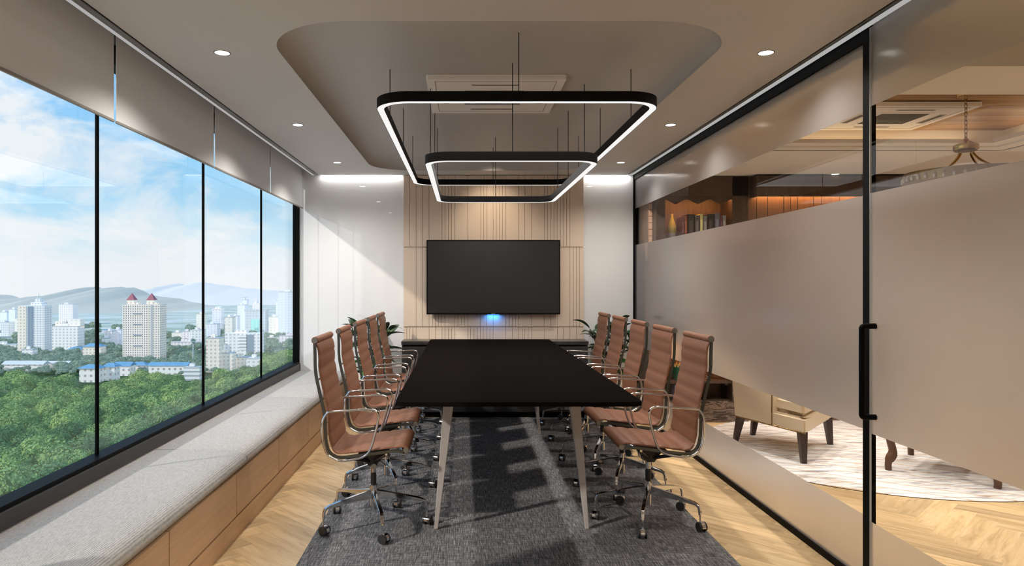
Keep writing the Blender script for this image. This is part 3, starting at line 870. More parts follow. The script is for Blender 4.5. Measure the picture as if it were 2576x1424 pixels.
for k in range(1, 6): hp.append((-.072+.012*(1-math.cos(R(18*k))), hy, .815-.012*math.sin(R(18*k))))
hp += [(-.008, hy, .803)]
bm = tube(BM(), hp, .0125, up=(0, 1, 0), n=14)
obj('handle', bm, M['black'], door, smooth=60)
# second fixed panel nearer the camera closes the partition
par2 = thing('window_3', 'glass partition panel beside the door, out of the frame', 'glass partition', (XR, 0, 0), kind='structure')
bm = BM(); quad(bm, (0, YF, .0), (0, Y0D-.004, .0), (0, Y0D-.004, ZC), (0, YF, ZC)); obj('pane', bm, M['frost'], par2)
bm = BM(); box(bm, XR+.052, XR+.06, YF, YB, 2.455, 2.85); box(bm, XR+.052, XN, YF, YB, 2.73, 2.85); obj('wall_right', bm, M['nextwall'])
tag(bpy.data.objects['wall_right'], 'bulkhead above the glass partition', 'wall', kind='structure')

# ------------------------------------------------------------------ next room
ZN = 2.46
def next_room():
    bm = BM()
    hx0, hx1, hy0, hy1 = 2.05, 4.04, 4.0, 5.39
    plane_with_hole(bm, [(XR+.055, YF), (XN, YF), (XN, 7.5), (XR+.055, 7.5)], [(hx0, hy0), (hx1, hy0), (hx1, hy1), (hx0, hy1)], ZN)
    # upstand of the tray: a lip, then a recessed cove
    zt = 2.62
    box(bm, hx0-.17, hx1+.30, hy0-.32, hy0-.30, ZN, zt); box(bm, hx0-.17, hx1+.30, hy1+.30, hy1+.32, ZN, zt)
    box(bm, hx0-.19, hx0-.17, hy0-.30, hy1+.30, ZN, zt); box(bm, hx1+.30, hx1+.32, hy0-.30, hy1+.30, ZN, zt)
    # lip edges
    box(bm, hx0, hx1, hy0-.012, hy0, ZN, ZN+.03); box(bm, hx0, hx1, hy1, hy1+.012, ZN, ZN+.03); box(bm, hx1, hx1+.012, hy0, hy1, ZN, ZN+.03)
    # shallow mouldings around the tray and the dropped beam nearer the door
    box(bm, hx0, hx1+.16, hy1+.12, hy1+.16, ZN-.012, ZN); box(bm, hx1+.12, hx1+.16, hy0-.1, hy1+.12, ZN-.012, ZN)
    box(bm, XR+.03, XN, 2.95, 3.22, 2.30, ZN)
    bmesh.ops.recalc_face_normals(bm, faces=bm.faces[:])
    o = obj('ceiling', bm, M['nextwall']); tag(o, 'painted ceiling of the next room with a wood lined tray', 'ceiling', kind='structure')
    c = obj('wood_lining', bx(hx0-.17, hx1+.30, hy0-.30, hy1+.30, zt, zt+.02), M['ceilwood'], o)
    for k, b in enumerate(((hx0, hx1, hy0-.20, hy0-.18), (hx0, hx1, hy1+.18, hy1+.20), (hx1+.18, hx1+.20, hy0-.1, hy1+.1))):
        obj('cove_strip', bx(b[0], b[1], b[2], b[3], ZN+.03, ZN+.04), M['led_tray'], o)
M['led_tray'] = emit('tray cove led', (1, .74, .44), 7)
next_room()
o = obj('wall_far', bx(2.86, XN, 7.10, 7.4, 0, 2.75), M['midwood'])
gb = BM()
for x in (2.95, 3.06, 3.22, 3.29, 3.36, 3.52, 3.60, 3.78, 3.95, 4.03, 4.10, 4.3, 4.5, 4.58, 4.9): box(gb, x-.003, x+.003, 7.0985, 7.10, 0, 2.4)
g = obj('panel_groove', gb, M['dark_plastic'], o)
tag(o, 'grooved walnut wall at the end of the next room', 'wall', kind='structure')
o = obj('wall_side', bx(XN, XN+.1, YF, 7.5, -.2, 2.85), M['nextwall']); tag(o, 'plain far side wall of the next room', 'wall', kind='structure')
o = obj('trim_5', bx(XR+.055, 1.96, 7.22, 7.6, 0, 2.46), M['midwood']); 
tag(o, 'narrow pier between the glass partition and the bookcase', 'wall', kind='structure')
def brick():
    t = NT('ribbed peach tile'); b = t.n('TexBrick'); t.l(t.coord('Object', scale=(2, 1, 16), rot=(R(90), 0, 0)), b.inputs[0])
    sx = t.n('SeparateXYZ'); t.l(t.coord(), sx.inputs[0])
    j = t.math('LESS_THAN', t.math('FRACT', t.math('MULTIPLY', sx.outputs[2], 15)), .10)
    return t.done(t.pbsdf(t.mix(j, (.55, .33, .22), (.14, .07, .045)), .6))
o = obj('trim_6', bx(1.895, 1.945, 7.205, 7.22, 0, 2.4), brick()); tag(o, 'narrow peach tiled strip behind the far partition frame', 'wall', kind='structure')

# pelmet with light below it
t = thing('pelmet', 'dark wooden pelmet with warm light under it, right of the bookcase', 'pelmet', (3.9, 7.0, 2.27))
obj('board', bx(-1.02, 1.6, -.06, .0995, .0, .175), M['darkwood'], t)
obj('lip', bx(-1.02, 1.6, -.062, -.04, -.03, .0), M['darkwood'], t)
obj('lip', bx(-1.02, -1.0, -.04, .095, -.03, .0), M['darkwood'], t)
obj('light_strip', bx(-.98, 1.58, .04, .07, -.006, .0), M['led_warm'], t)

# bookcase
BXX, BYY = 2.39, 7.06
bc = thing('bookcase', 'tall dark wooden bookcase with wavy lit valance, behind the glass', 'bookcase', (BXX, BYY, 0))
bw = .46
bm = BM(); box(bm, -bw, -bw+.09, 0, .34, .21, 2.45); box(bm, bw-.16, bw, 0, .34, .21, 2.45); box(bm, -bw, bw, 0.0, .34, 2.26, 2.455)
obj('carcass', bm, M['darkwood'], bc)
obj('back_panel', bx(-bw+.02, bw-.02, .32, .34, .21, 2.3), M['midwood'], bc)
obj('plinth', bx(-bw, bw, -.01, .34, .001, .21), M['marble'], bc)
for z in (.405, .74, 1.12, 1.48, 1.845): obj('shelf', bx(-bw+.085, bw-.155, .015, .32, z-.02, z), M['darkwood'], bc)
# wavy valance
n = 40; x0, x1 = -bw+.09, bw-.16
bm = BM(); up = []; lo = []
for i in range(n+1):
    u = i/n; x = x0+(x1-x0)*u
    z = 2.205+.020*math.cos(u*2*math.pi*3)+(-.004 if abs((u*3) % 1-.5) < .06 else 0)
    lo.append((x, z)); up.append((x, 2.27))
for (xa, za), (xb, zb), in zip(lo, lo[1:]):
    for y in (.012,): quad(bm, (xa, y, za), (xb, y, zb), (xb, y, 2.27), (xa, y, 2.27))
    quad(bm, (xa, .012, za), (xa, .03, za), (xb, .03, zb), (xb, .012, zb)); quad(bm, (xa, .03, 2.27), (xb, .03, 2.27), (xb, .03, zb), (xa, .03, za))
bmesh.ops.remove_doubles(bm, verts=bm.verts[:], dist=1e-5); bmesh.ops.recalc_face_normals(bm, faces=bm.faces[:])
obj('valance', bm, M['darkwood'], bc)
obj('light_strip', bx(x0+.01, x1-.01, .05, .08, 2.235, 2.245), M['led_warm'], bc)
obj('light_strip', bx(x0+.01, x1-.01, .05, .07, .705, .715), M['led_warm'], bc)
o = thing('vase', 'yellow and white bottle vase on the upper bookcase shelf', 'vase', (2.125, 7.19, 1.846))
vp = [(0, .0), (.030, 0), (.036, .02), (.040, .05)]
obj('white_base', lathe(BM(), vp, 24), M['vase_w'], o, smooth=40)
obj('body', lathe(BM(), [(.040, .05), (.046, .075), (.044, .11), (.033, .15), (.020, .185), (.014, .215), (.0135, .245), (.010, .245), (.010, .20), (0, .19)], 24), M['vase_y'], o, smooth=40)
rnd = random.Random(5)
def book(x, y, z, w, h, d, c, lab, grp):
    t = thing('book', lab, 'book', (x, y, z), group=grp)
    mc = simple('cover', c, .5)
    bm = BM(); box(bm, 0, .002, 0, d, 0, h); box(bm, w-.002, w, 0, d, 0, h); box(bm, 0, w, 0, .003, 0, h)
    obj('cover', bm, mc, t); obj('pages', bx(.002, w-.002, .003, d-.004, .003, h-.004), M['vase_w'], t)
    tb = BM(); box(tb, w*.25, w*.75, -.0006, .0, h*.22, h*.75)
    obj('spine_panel', tb, simple('spine', tuple(min(1, v*1.8+.05) for v in c), .5), t)
bks = [(.024, .205, (.16, .03, .02), 'thin dark red book beside the vase'), (.030, .215, (.30, .075, .02), 'orange brown book on the upper shelf'), (.070, .232, (.018, .014, .013), 'thick black book left of the pale yellow book'), (.050, .222, (.10, .10, .11), 'dark grey book just left of the pale yellow book'),
       (.032, .236, (.70, .64, .26), 'pale yellow book, brightest on the upper shelf'), (.040, .215, (.24, .25, .26), 'light grey book right of the pale yellow book'), (.070, .234, (.02, .015, .013), 'thick black book in the middle right of the upper shelf'), (.055, .242, (.12, .13, .18), 'tallest blue grey book on the upper shelf'),
       (.022, .215, (.16, .05, .09), 'thin purple red book on the upper shelf'), (.036, .222, (.27, .27, .27), 'rightmost grey book on the upper shelf')]
x = 2.195
for w_, h_, c_, lab in bks:
    book(x, 7.085, 1.846, w_, h_, .18, c_, lab, 'books on the upper shelf'); x += w_+.0015
low = [(.022, (.12, .12, .22), 'thin navy book on the low shelf'), (.026, (.42, .03, .03), 'red book on the low shelf'), (.024, (.32, .34, .34), 'grey book on the low shelf'), (.03, (.10, .16, .14), 'dark green book on the low shelf'), (.026, (.45, .40, .33), 'cream book on the low shelf')]
x = 2.12
for w_, c_, lab in low:
    book(x, 7.085, .211, w_, .155, .15, c_, lab, 'books on the lowest shelf'); x += w_+.002
p = thing('planter', 'green woven planter with tan rim on the low bookcase shelf', 'planter', (2.19, 7.17, .406))
obj('body', lathe(BM(), [(0, 0), (.055, 0), (.075, .11), (.077, .15), (.07, .15), (.066, .06), (0, .05)], 20), simple('green weave', (.012, .10, .05), .6, var=.4, vs=40, bump=.5, bs=60), p, smooth=40)
bm = BM()
for k in range(16):
    a = 2*math.pi*k/16; cyl(bm, (.074*math.cos(a), .074*math.sin(a), .14), (.080*math.cos(a), .080*math.sin(a), .175), .009, .003, n=6)
obj('rim', bm, simple('tan rim', (.62, .42, .18), .6), p)

# round rug, armchair, carved chair
o = obj('round_rug', lathe(BM(), [(0, 0), (1.375, 0), (1.385, .004), (1.375, .009), (0, .009)], 96), M['rug'], loc=(3.43, 5.88, .0008), smooth=30)
tag(o, 'round white streaked rug in the next room', 'rug')

def armchair():
    c0 = Vector((2.69, 5.93, .010))
    t = thing('armchair', 'beige studded leather armchair with dark tapered legs on the round rug', 'armchair', c0)
    f1 = Vector((2.616, 5.43, 0)); f2 = Vector((3.147, 6.06, 0)); b1 = Vector((2.385, 6.12, 0)); b2 = Vector((2.64, 6.40, 0))
    ctr = (f1+f2+b1+b2)/4
    def lo(p): return Vector((p.x-c0.x, p.y-c0.y, p.z))
    def ex(p, k): return ctr+(p-ctr)*k
    for p, q in ((f1, 1.0), (f2, 1.0), (b1, 1.06), (b2, 1.06)):
        bm = BM()
        a = lo(p); tt = lo(ctr+(p-ctr)*.94)
        lean = lo(p*1) if q == 1 else lo(ex(p, 1.08))
        vb = []; vt = []
        for sx, sy in ((-1, -1), (1, -1), (1, 1), (-1, 1)):
            vb.append(bm.verts.new((lean.x+sx*.018, lean.y+sy*.018, 0))); vt.append(bm.verts.new((tt.x+sx*.030, tt.y+sy*.030, .235)))
        bm.faces.new(vb[::-1]); bm.faces.new(vt)
        for k in range(4): bm.faces.new((vb[k], vb[(k+1) % 4], vt[(k+1) % 4], vt[k]))
        obj('leg', bm, M['dark_leg'], t)
    # seat block
    def hull(name, pts, mat, bev=.015):
        bm = BM(); vs = [bm.verts.new(p) for p in pts]
        bmesh.ops.convex_hull(bm, input=vs)
        if bev: bmesh.ops.bevel(bm, geom=bm.edges[:], offset=bev, segments=3, affect='EDGES')
        bmesh.ops.recalc_face_normals(bm, faces=bm.faces[:])
        return obj(name, bm, mat, t, smooth=40)
    F1, F2, B1, B2 = lo(ex(f1, 1.05)), lo(ex(f2, 1.05)), lo(ex(b1, 1.10)), lo(ex(b2, 1.10))
    def z(p, h): return (p.x, p.y, h)
    hull('seat_base', [z(p, h) for p in (F1, F2, B1, B2) for h in (.222, .345)], M['beige_leather'])
    m1 = F1.lerp(B1, .42); m2 = F2.lerp(B2, .42)
    ci = lo(ctr)
    sc = [F1.lerp(ci, .03), F2.lerp(ci, .03), B1.lerp(ci, .2), B2.lerp(ci, .2)]
    hull('seat_cushion', [z(p, h) for p in sc for h in (.345, .475)], M['beige_leather'], .03)
    out1 = B1+(B1-ci)*.12; out2 = B2+(B2-ci)*.12
    for a, b, bo in ((m1, B1, out1), (m2, B2, out2)):
        ins = (ci-(a+b)/2).normalized()*.07
        hull('arm', [z(a, .215), z(a, .62), z(b, .215), z(bo, .80), z(a+ins, .30), z(a+ins, .62), z(b+ins, .30), z(bo+ins, .80)], M['beige_leather'], .012)
    hull('backrest', [z(B1, .25), z(B2, .25), z(out1, .95), z(out2, .95), z(B1.lerp(ci, .25), .34), z(B2.lerp(ci, .25), .34), z(out1.lerp(ci, .2), .95), z(out2.lerp(ci, .2), .95)], M['beige_leather'], .02)
    # nail heads
    bm = BM()
    o1 = (m1-B1).normalized()
    outw = Vector((o1.y, -o1.x, 0));
    if outw.dot(m1-ci) < 0: outw = -outw
    for k in range(30):
        hgt = .235+.38*k/29; p = m1+outw*.001-o1*.012
        bmesh.ops.create_icosphere(bm, subdivisions=1, radius=.0065, matrix=Matrix.Translation((p.x, p.y, hgt)))
    for k in range(56):
        p = F1.lerp(B1, k/55)+outw*.001
        bmesh.ops.create_icosphere(bm, subdivisions=1, radius=.0065, matrix=Matrix.Translation((p.x, p.y, .232)))
    tag(obj('nail_trim', bm, M['brass_dark'], t), 'row of brass nail heads')
armchair()

def carved_chair():
    c0 = Vector((3.60, 5.23, .010))
    t = thing('carved_chair', 'upholstered chair on carved dark cabriole legs behind the frosted door', 'armchair', c0)
    L = [Vector((-.45, .005, 0)), Vector((.005, .46, 0)), Vector((.003, -.465, 0)), Vector((.46, 0, 0))]
    for p in L:
        d = p.normalized(); top = p*.88
        pts = [(top.x, top.y, .40), ((p*.98).x, (p*.98).y, .32), ((p*.97).x, (p*.97).y, .22), ((p*.93).x, (p*.93).y, .13), ((p*1.0).x, (p*1.0).y, .06), (p.x, p.y, 0)]
        path = smooth_path(pts, sub=5)
        def scl(u): return 1.25-.25*u if u < .55 else (1.1+.35*math.sin((u-.55)/.25*math.pi) if u < .8 else 1.0-.3*(u-.8))
        bm = sweep(BM(), path, circ(.024, 10), False, up=(d.x, d.y, 0.01), scale=scl)
        obj('leg', bm, M['cab_leg'], t, smooth=60)
    def rot_box(name, x0, x1, y0, y1, z0, z1, bev, mat):
        bm = bx(x0, x1, y0, y1, z0, z1, bev, 3); bmesh.ops.rotate(bm, verts=bm.verts[:], cent=(0, 0, 0), matrix=Matrix.Rotation(R(45), 3, 'Z'))
        return obj(name, bm, mat, t, smooth=40)
    rot_box('seat_rail', -.33, .33, -.33, .33, .38, .44, .012, M['cab_leg'])
    rot_box('seat', -.32, .32, -.32, .32, .44, .54, .04, M['dark_cloth'])
    rot_box('backrest', .25, .34, -.32, .32, .46, 1.05, .035, M['dark_cloth'])
    rot_box('arm', -.2, .3, -.34, -.28, .54, .70, .025, M['dark_cloth']); rot_box('arm', -.2, .3, .28, .34, .54, .70, .025, M['dark_cloth'])
M['dark_cloth'] = simple('grey cloth', (.16, .15, .14), .8)
carved_chair()

cassette('ceiling_cassette', 'square ceiling air conditioner on the wood lined tray of the next room', 2.74, 3.50, 4.76, 5.52, 2.585)
dn = copy_tree(dl); dn.location = (3.66, 6.95, ZN-.001); tag(dn, 'small downlight in the ceiling of the next room near the walnut wall', 'downlight', 'recessed ceiling downlights')

def chandelier():
    t = thing('chandelier', 'brass drum chandelier with crystals hanging on a chain', 'chandelier', (3.25, 4.57, 2.05))
    bm = BM()
    zc = .555; k = 0
    while zc > .272:
        lk = [(.009*math.cos(a), 0, zc-.014+.018*math.sin(a)) for a in [2*math.pi*q/10 for q in range(10)]]
        if k % 2: lk = [(0, x, z) for x, y, z in lk]
        tube(bm, lk, .0022, True, up=(0, 1, 0) if k % 2 == 0 else (1, 0, 0), n=6); zc -= .027; k += 1
    obj('chain', bm, M['brass_dark'], t, smooth=60)
    obj('ceiling_rose', lathe(BM(), [(0, .55), (.05, .55), (.055, .568), (0, .568)], 20), M['brass'], t, smooth=40)
    obj('canopy', lathe(BM(), [(0, .195), (.062, .195), (.070, .205), (.070, .235), (.05, .243), (.03, .255), (.016, .262), (.012, .275), (0, .275)], 28), M['brass'], t, smooth=40)
    for k in range(4):
        a = R(20+90*k); c, s = math.cos(a), math.sin(a)
        obj('arm', tube(BM(), smooth_path([(.045*c, .045*s, .20), (.05*c, .05*s, .172), (.10*c, .10*s, .12), (.20*c, .20*s, .06)], sub=4), .0065, up=(0.01, 0, 1), n=8), M['brass'], t, smooth=60)
    Rr = .345
    bm = lathe(BM(), [(Rr-.006, 0.0), (Rr, 0.0), (Rr, .062), (Rr-.12, .075), (Rr-.15, .075), (Rr-.15, .07), (Rr-.12, .070), (Rr-.006, .057)], 64)
    obj('drum', bm, M['brass_dark'], t, smooth=30)
    bm = BM(); cb = BM()
    for k in range(40):
        a = 2*math.pi*k/40; c, s = math.cos(a), math.sin(a)
        bmesh.ops.create_icosphere(cb, subdivisions=1, radius=.011, matrix=Matrix.Translation(((Rr+.006)*c, (Rr+.006)*s, .018)) @ Matrix.Diagonal((1, 1, 1.6, 1)))
        cyl(bm, ((Rr+.004)*c, (Rr+.004)*s, .0), ((Rr+.004)*c, (Rr+.004)*s, .045), .003, n=5)
    obj('rod', bm, M['brass'], t); obj('crystal', cb, M['crystal'], t)
chandelier()

# ------------------------------------------------------------------ outside: city, forest, hills (ground 60 m below the eye)
HG = 60.0
GZ = EYE-HG
def far(px, D): return (px-1164)/1780*D                  # bearing as seen on the survey picture -> metres at distance D
def gdist(py): return HG*1780/(py-709.5)
def hgt(py, D): return EYE-(py-709.5)/1780*D

def facade(name, wall, glass, wu, wv, fu, fv, side=None):
    t = NT(name); c = t.coord()
    sx = t.n('SeparateXYZ'); t.l(c, sx.inputs[0])
    u = t.math('FRACT', t.math('DIVIDE', t.math('ADD', t.math('ADD', sx.outputs[0], sx.outputs[1]), 500), wu))
    v = t.math('FRACT', t.math('DIVIDE', t.math('ADD', sx.outputs[2], 500), wv))
    w = t.math('MULTIPLY', t.math('LESS_THAN', u, fu), t.math('LESS_THAN', v, fv))
    g = t.n('NewGeometry'); sn = t.n('SeparateXYZ'); t.l(g.outputs['Normal'], sn.inputs[0])
    w = t.math('MULTIPLY', w, t.math('LESS_THAN', sn.outputs[2], .5))
    n = t.noise(c, .15, 2)
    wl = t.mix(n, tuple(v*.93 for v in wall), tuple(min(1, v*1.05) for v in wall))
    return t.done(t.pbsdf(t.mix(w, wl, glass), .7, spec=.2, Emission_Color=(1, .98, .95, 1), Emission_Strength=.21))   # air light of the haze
F = {  # far facades get paler tones, haze put into the colour
 'cream_grid': facade('cream grid facade', (.92, .84, .74), (.10, .10, .12), 1.75, 1.75, .45, .60),
 'white_blue': facade('white and blue facade', (.86, .86, .86), (.40, .50, .58), 2.4, 1.9, .62, .6),
 'white': facade('white facade', (.88, .87, .86), (.44, .48, .54), 3.2, 2.6, .5, .5),
 'pink': facade('pinkish facade', (.90, .83, .84), (.58, .52, .58), 3.0, 2.4, .42, .7),
 'lavender': facade('lavender facade', (.84, .85, .91), (.66, .68, .78), 3.2, 2.6, .45, .75),
 'cream': facade('cream facade', (.90, .82, .70), (.50, .38, .30), 2.8, 2.6, .38, .45),
 'cream_far': facade('pale cream facade', (.92, .87, .76), (.74, .68, .62), 4, 3, .4, .5),
 'bands': facade('banded white facade', (.86, .87, .88), (.24, .30, .36), 60, 2.5, 1.1, .42),
 'teal': facade('teal netting', (.26, .80, .72), (.34, .86, .78), 4, 40, .3, 1.1),
 'frame': facade('concrete frame', (.58, .66, .70), (.44, .53, .58), 3.5, 3.2, .6, .6),
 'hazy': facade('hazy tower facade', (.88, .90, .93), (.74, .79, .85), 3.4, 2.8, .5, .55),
 'low': facade('low white facade', (.92, .89, .84), (.22, .22, .26), 3.6, 3.4, .4, .42),
}
M['roof_grey'] = simple('pale roof', (.74, .73, .72), .8)
M['roof_blue'] = simple('blue roof', (.22, .46, .66), .6, var=.2, vs=.2)
M['roof_red'] = simple('red spire roof', (.52, .16, .19), .6)
M['roof_pale'] = simple('pale shed roof', (.86, .85, .80), .7)
M['mast'] = simple('pale mast', (.70, .70, .70), .5)
M['tower_dark'] = simple('blue grey glazing', (.36, .44, .53), .4)

FOOT = []
def block(t, name, x0, x1, y0, y1, z0, z1, mat): return obj(name, bx(x0, x1, y0, y1, z0, z1), mat, t)

def building(px0, px1, top, base, mat, label, depth=16, roof='flat', extra=None, rmat=None, group=None, D=None):
    D = D or gdist(base); depth *= .55
    x0, x1 = far(px0, D), far(px1, D); cx = (x0+x1)/2; w = (x1-x0)/2
    z1 = hgt(top, D)-GZ
    t = thing('building', label, 'building', (cx, D, GZ), group=group); FOOT.append((x0, x1, D, D+depth))
    block(t, 'wall', -w, w, 0, depth, 0, z1, F[mat])
    if roof == 'flat':
        bm = BM(); box(bm, -w-.2, w+.2, -.2, depth+.2, z1, z1+.5); obj('roof', bm, M['roof_grey'], t)
        bm = BM(); box(bm, -w*.45, w*.15, depth*.3, depth*.6, z1+.5, z1+2.6); obj('roof_house', bm, F[mat], t)
    elif roof == 'gable':
        bm = BM(); prism(bm, [(-.8, z1), (depth/2, z1+depth*.28), (depth+.8, z1)], 'x', -w-.6, w+.6); obj('roof', bm, rmat or M['roof_blue'], t)
    elif roof == 'hip':
        bm = BM(); b = [bm.verts.new(p) for p in ((-w-1, -1, z1), (w+1, -1, z1), (w+1, depth+1, z1), (-w-1, depth+1, z1))]
        r = [bm.verts.new((-w*.45, depth/2, z1+depth*.3)), bm.verts.new((w*.45, depth/2, z1+depth*.3))]
        for f in ((b[0], b[1], r[1], r[0]), (b[1], b[2], r[1]), (b[2], b[3], r[0], r[1]), (b[3], b[0], r[0]), (b[3], b[2], b[1], b[0])): bm.faces.new(f)
        obj('roof', bm, rmat or M['roof_blue'], t)
    if extra: extra(t, w, z1, depth, D)
    return t

def px_h(t, D): return D/1780
# the twin-spired block
def spires(t, w, z1, d, D):
    k = D/1780
    for c in (-w+17*k, w-27*k):
        tw = 9*k
        b = obj('turret', bx(c-tw, c+tw, 2, 2+2*tw, z1, z1+11*k), F['cream'], t)
        bm = BM(); ap = bm.verts.new((c, 2+tw, z1+29*k)); q = [bm.verts.new(p) for p in ((c-tw-.3, 1.7, z1+11*k), (c+tw+.3, 1.7, z1+11*k), (c+tw+.3, 2.3+2*tw, z1+11*k), (c-tw-.3, 2.3+2*tw, z1+11*k))]
        for i in range(4): bm.faces.new((q[i], q[(i+1) % 4], ap))
        obj('spire', bm, M['roof_red'], b)
        block(t, 'parapet', c+tw, c+tw+13*k, 1, 6, z1, z1+5*k, F['cream'])
    for i in range(4):
        z = z1-(24+27*i)*k
        block(t, 'balcony_band', -w*.42, w*.02, -.5, 0.1, z, z+2.2*k, M['tower_dark'])
    block(t, 'side_pier', w-23*k, w-19*k, -.5, .1, 0, z1, M['roof_grey'])
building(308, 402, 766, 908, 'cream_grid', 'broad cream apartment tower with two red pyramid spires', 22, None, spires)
def antenna_tower(t, w, z1, d, D):
    k = D/1780
    block(t, 'glazed_strip', -w+22*k, -w+36*k, -.4, .1, 0, z1-2*k, M['tower_dark'])
    block(t, 'crown', -w+22*k, w-14*k, 4, 12, z1, z1+8*k, F['white_blue'])
    block(t, 'crown_top', -w+30*k, -w+44*k, 5, 10, z1+8*k, z1+18*k, F['white_blue'])
    obj('antenna', cyl(BM(), (-w+37*k, 7, z1+18*k), (-w+37*k, 7, z1+34*k), .25, .08, n=6), M['mast'], t)
    block(t, 'left_wing', -w-3*k, -w+18*k, -.6, 8, 0, z1-1*k, F['cream'])
building(48, 112, 769, 891, 'white_blue', 'tall white tower with blue glazing and a rooftop antenna', 20, None, antenna_tower)
def cblock(t, w, z1, d, D):
    k = D/1780
    block(t, 'tall_wing', w-32*k, w, 4, d, z1-1, z1+18*k, F['cream_far']); block(t, 'stair_tower', -w+8*k, -w+26*k, 4, d, z1, z1+13*k, F['cream'])
building(124, 196, 822, 880, 'white', 'wide white apartment block right of the antenna tower', 20, 'flat', cblock)
building(148, 183, 766, 817, 'pink', 'slim pinkish tower behind the wide white block', 24)
building(-14, 22, 812, 846, 'white_blue', 'white block with blue bands at the left edge of the window', 20)
building(22, 38, 779, 838, 'hazy', 'slender hazy tower left of the antenna tower', 20)
building(-4, 17, 786, 828, 'hazy', 'hazy tower behind the leftmost white block', 20)
building(37, 50, 801, 846, 'cream_far', 'pale cream tower touching the antenna tower on its left', 16)
building(-30, 40, 868, 886, 'white', 'low white offices at the left edge', 14)
building(55, 82, 880, 905, 'white', 'small white house in front of the antenna tower', 12)
building(208, 254, 872, 904, 'cream', 'low cream block behind the first mullion', 14, 'hip')
building(172, 205, 879, 895, 'cream', 'round shouldered cream hall with blue roof', 12, 'hip')
building(6, 108, 917, 932, 'low', 'long low white shed at the forest edge', 14, 'gable', rmat=M['roof_pale'])
building(108, 172, 914, 928, 'low', 'second low white shed right of the long one', 9, 'gable', rmat=M['roof_pale'])
building(199, 250, 927, 962, 'low', 'white house with blue roof left of the first mullion, at the forest edge', 13, 'hip')
building(258, 288, 923, 958, 'low', 'white house with blue roof right of the first mullion, at the forest edge', 13, 'hip')
building(286, 326, 921, 946, 'low', 'white hall with steep blue roof below the twin spired tower', 15, 'gable')
building(326, 366, 919, 938, 'low', 'cream hall with blue gables below the middle of the twin spired tower', 12, 'hip')
building(374, 470, 920, 944, 'low', 'long white hall with long blue roof right below the twin spired tower', 13, 'gable')
building(462, 502, 926, 958, 'bands', 'white terraced block at the right end of the blue roofed hall', 12)
building(262, 281, 834, 874, 'pink', 'pink apartment tower left of the twin spired tower', 18)
building(282, 304, 831, 872, 'lavender', 'lavender apartment tower beside the twin spired tower', 18)
building(256, 270, 852, 880, 'white', 'small white block by the first mullion', 12)
building(494, 516, 791, 838, 'cream_far', 'plain cream tower behind the second mullion', 14)
building(478, 510, 831, 868, 'white', 'white block below the plain cream tower', 16)
building(458, 479, 835, 866, 'pink', 'low pink block left of the second mullion', 14)
building(432, 458, 838, 864, 'cream_far', 'low cream block right of the twin spired tower', 14)
building(430, 512, 861, 884, 'pink', 'long pinkish row house right of the twin spired tower', 12)
t = thing('water_tower', 'thin pale mast with wide head right of the twin spired tower', 'mast', (far(486, gdist(924)), gdist(924), GZ))
obj('shaft', cyl(BM(), (0, 0, 0), (0, 0, 17), .55, .45, n=10), M['mast'], t); obj('head', cyl(BM(), (0, 0, 17), (0, 0, 18.2), .8, 1.6, n=12), M['mast'], t)
building(519, 546, 816, 862, 'lavender', 'lavender tower just right of the second mullion', 18)
def crown(t, w, z1, d, D):
    k = D/1780; block(t, 'crown', -w-1.5*k, w+1.5*k, 0, d, z1-3*k, z1, F['white']); block(t, 'roof_house', -w*.6, w*.6, 4, 10, z1, z1+5*k, F['white'])
building(534, 556, 777, 845, 'lavender', 'tall lavender tower with flat white crown', 18, None, crown)
building(565, 584, 799, 872, 'cream_far', 'cream and white slab left of the grey tower', 18)
building(583, 598, 796, 850, 'lavender', 'narrow grey lavender tower beside the cream slab', 14)
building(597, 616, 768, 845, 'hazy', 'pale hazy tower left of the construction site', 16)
def crane(t, w, z1, d, D):
    k = D/1780; obj('crane', cyl(cyl(BM(), (0, 2, z1), (0, 2, z1+8*k), .3, n=5), (-14*k, 2, z1+6*k), (5*k, 2, z1+6.5*k), .25, n=5), M['mast'], t)
building(609, 621, 755, 835, 'hazy', 'hazy tower with a crane on its roof', 14, 'flat', crane)
def conetop(t, w, z1, d, D):
    k = D/1780; obj('spire', cyl(BM(), (0, d/2, z1), (0, d/2, z1+10*k), 6*k, .4, n=8), F['pink'], t)
building(634, 653, 763, 820, 'pink', 'pale pink tower with pointed roof behind the construction site', 14, None, conetop)
def net(t, w, z1, d, D):
    k = D/1780; block(t, 'netting', -w+16*k, w-16*k, -1, 0.1, 0, z1-24*k, F['teal']); block(t, 'top_frame', -w-2*k, w+2*k, -.6, d, z1-3*k, z1, F['frame'])
building(616, 668, 779, 846, 'frame', 'grey tower under construction wrapped in teal netting', 22, None, net)
def front(t, w, z1, d, D):
    k = D/1780; block(t, 'window_bay', -w+36*k, -w+56*k, -.5, .1, 6, z1-4*k, F['bands']); block(t, 'window_bay', w-34*k, w-16*k, -.5, .1, 2, z1-3*k, M['tower_dark'])
    block(t, 'roof_house', -w+20*k, -w+50*k, 4, 10, z1, z1+7*k, F['white'])
building(566, 654, 839, 899, 'white', 'broad white block with dark window bands in front of the construction site', 22, None, front)
building(518, 552, 852, 938, 'cream', 'tall cream apartment block at the forest edge right of the second mullion', 16)
building(550, 585, 890, 936, 'cream', 'middle cream apartment block at the forest edge', 14)
building(585, 622, 900, 932, 'cream', 'lower cream apartment block at the forest edge', 14)
building(620, 656, 903, 940, 'white', 'greyish white block at the forest edge left of the third mullion', 16)
building(546, 566, 866, 900, 'lavender', 'small grey blue block behind the cream apartments', 12)
building(676, 702, 798, 850, 'cream_far', 'pale cream tower right of the third mullion', 16)
building(700, 748, 735, 852, 'hazy', 'tallest hazy blue tower next to the window jamb', 24)
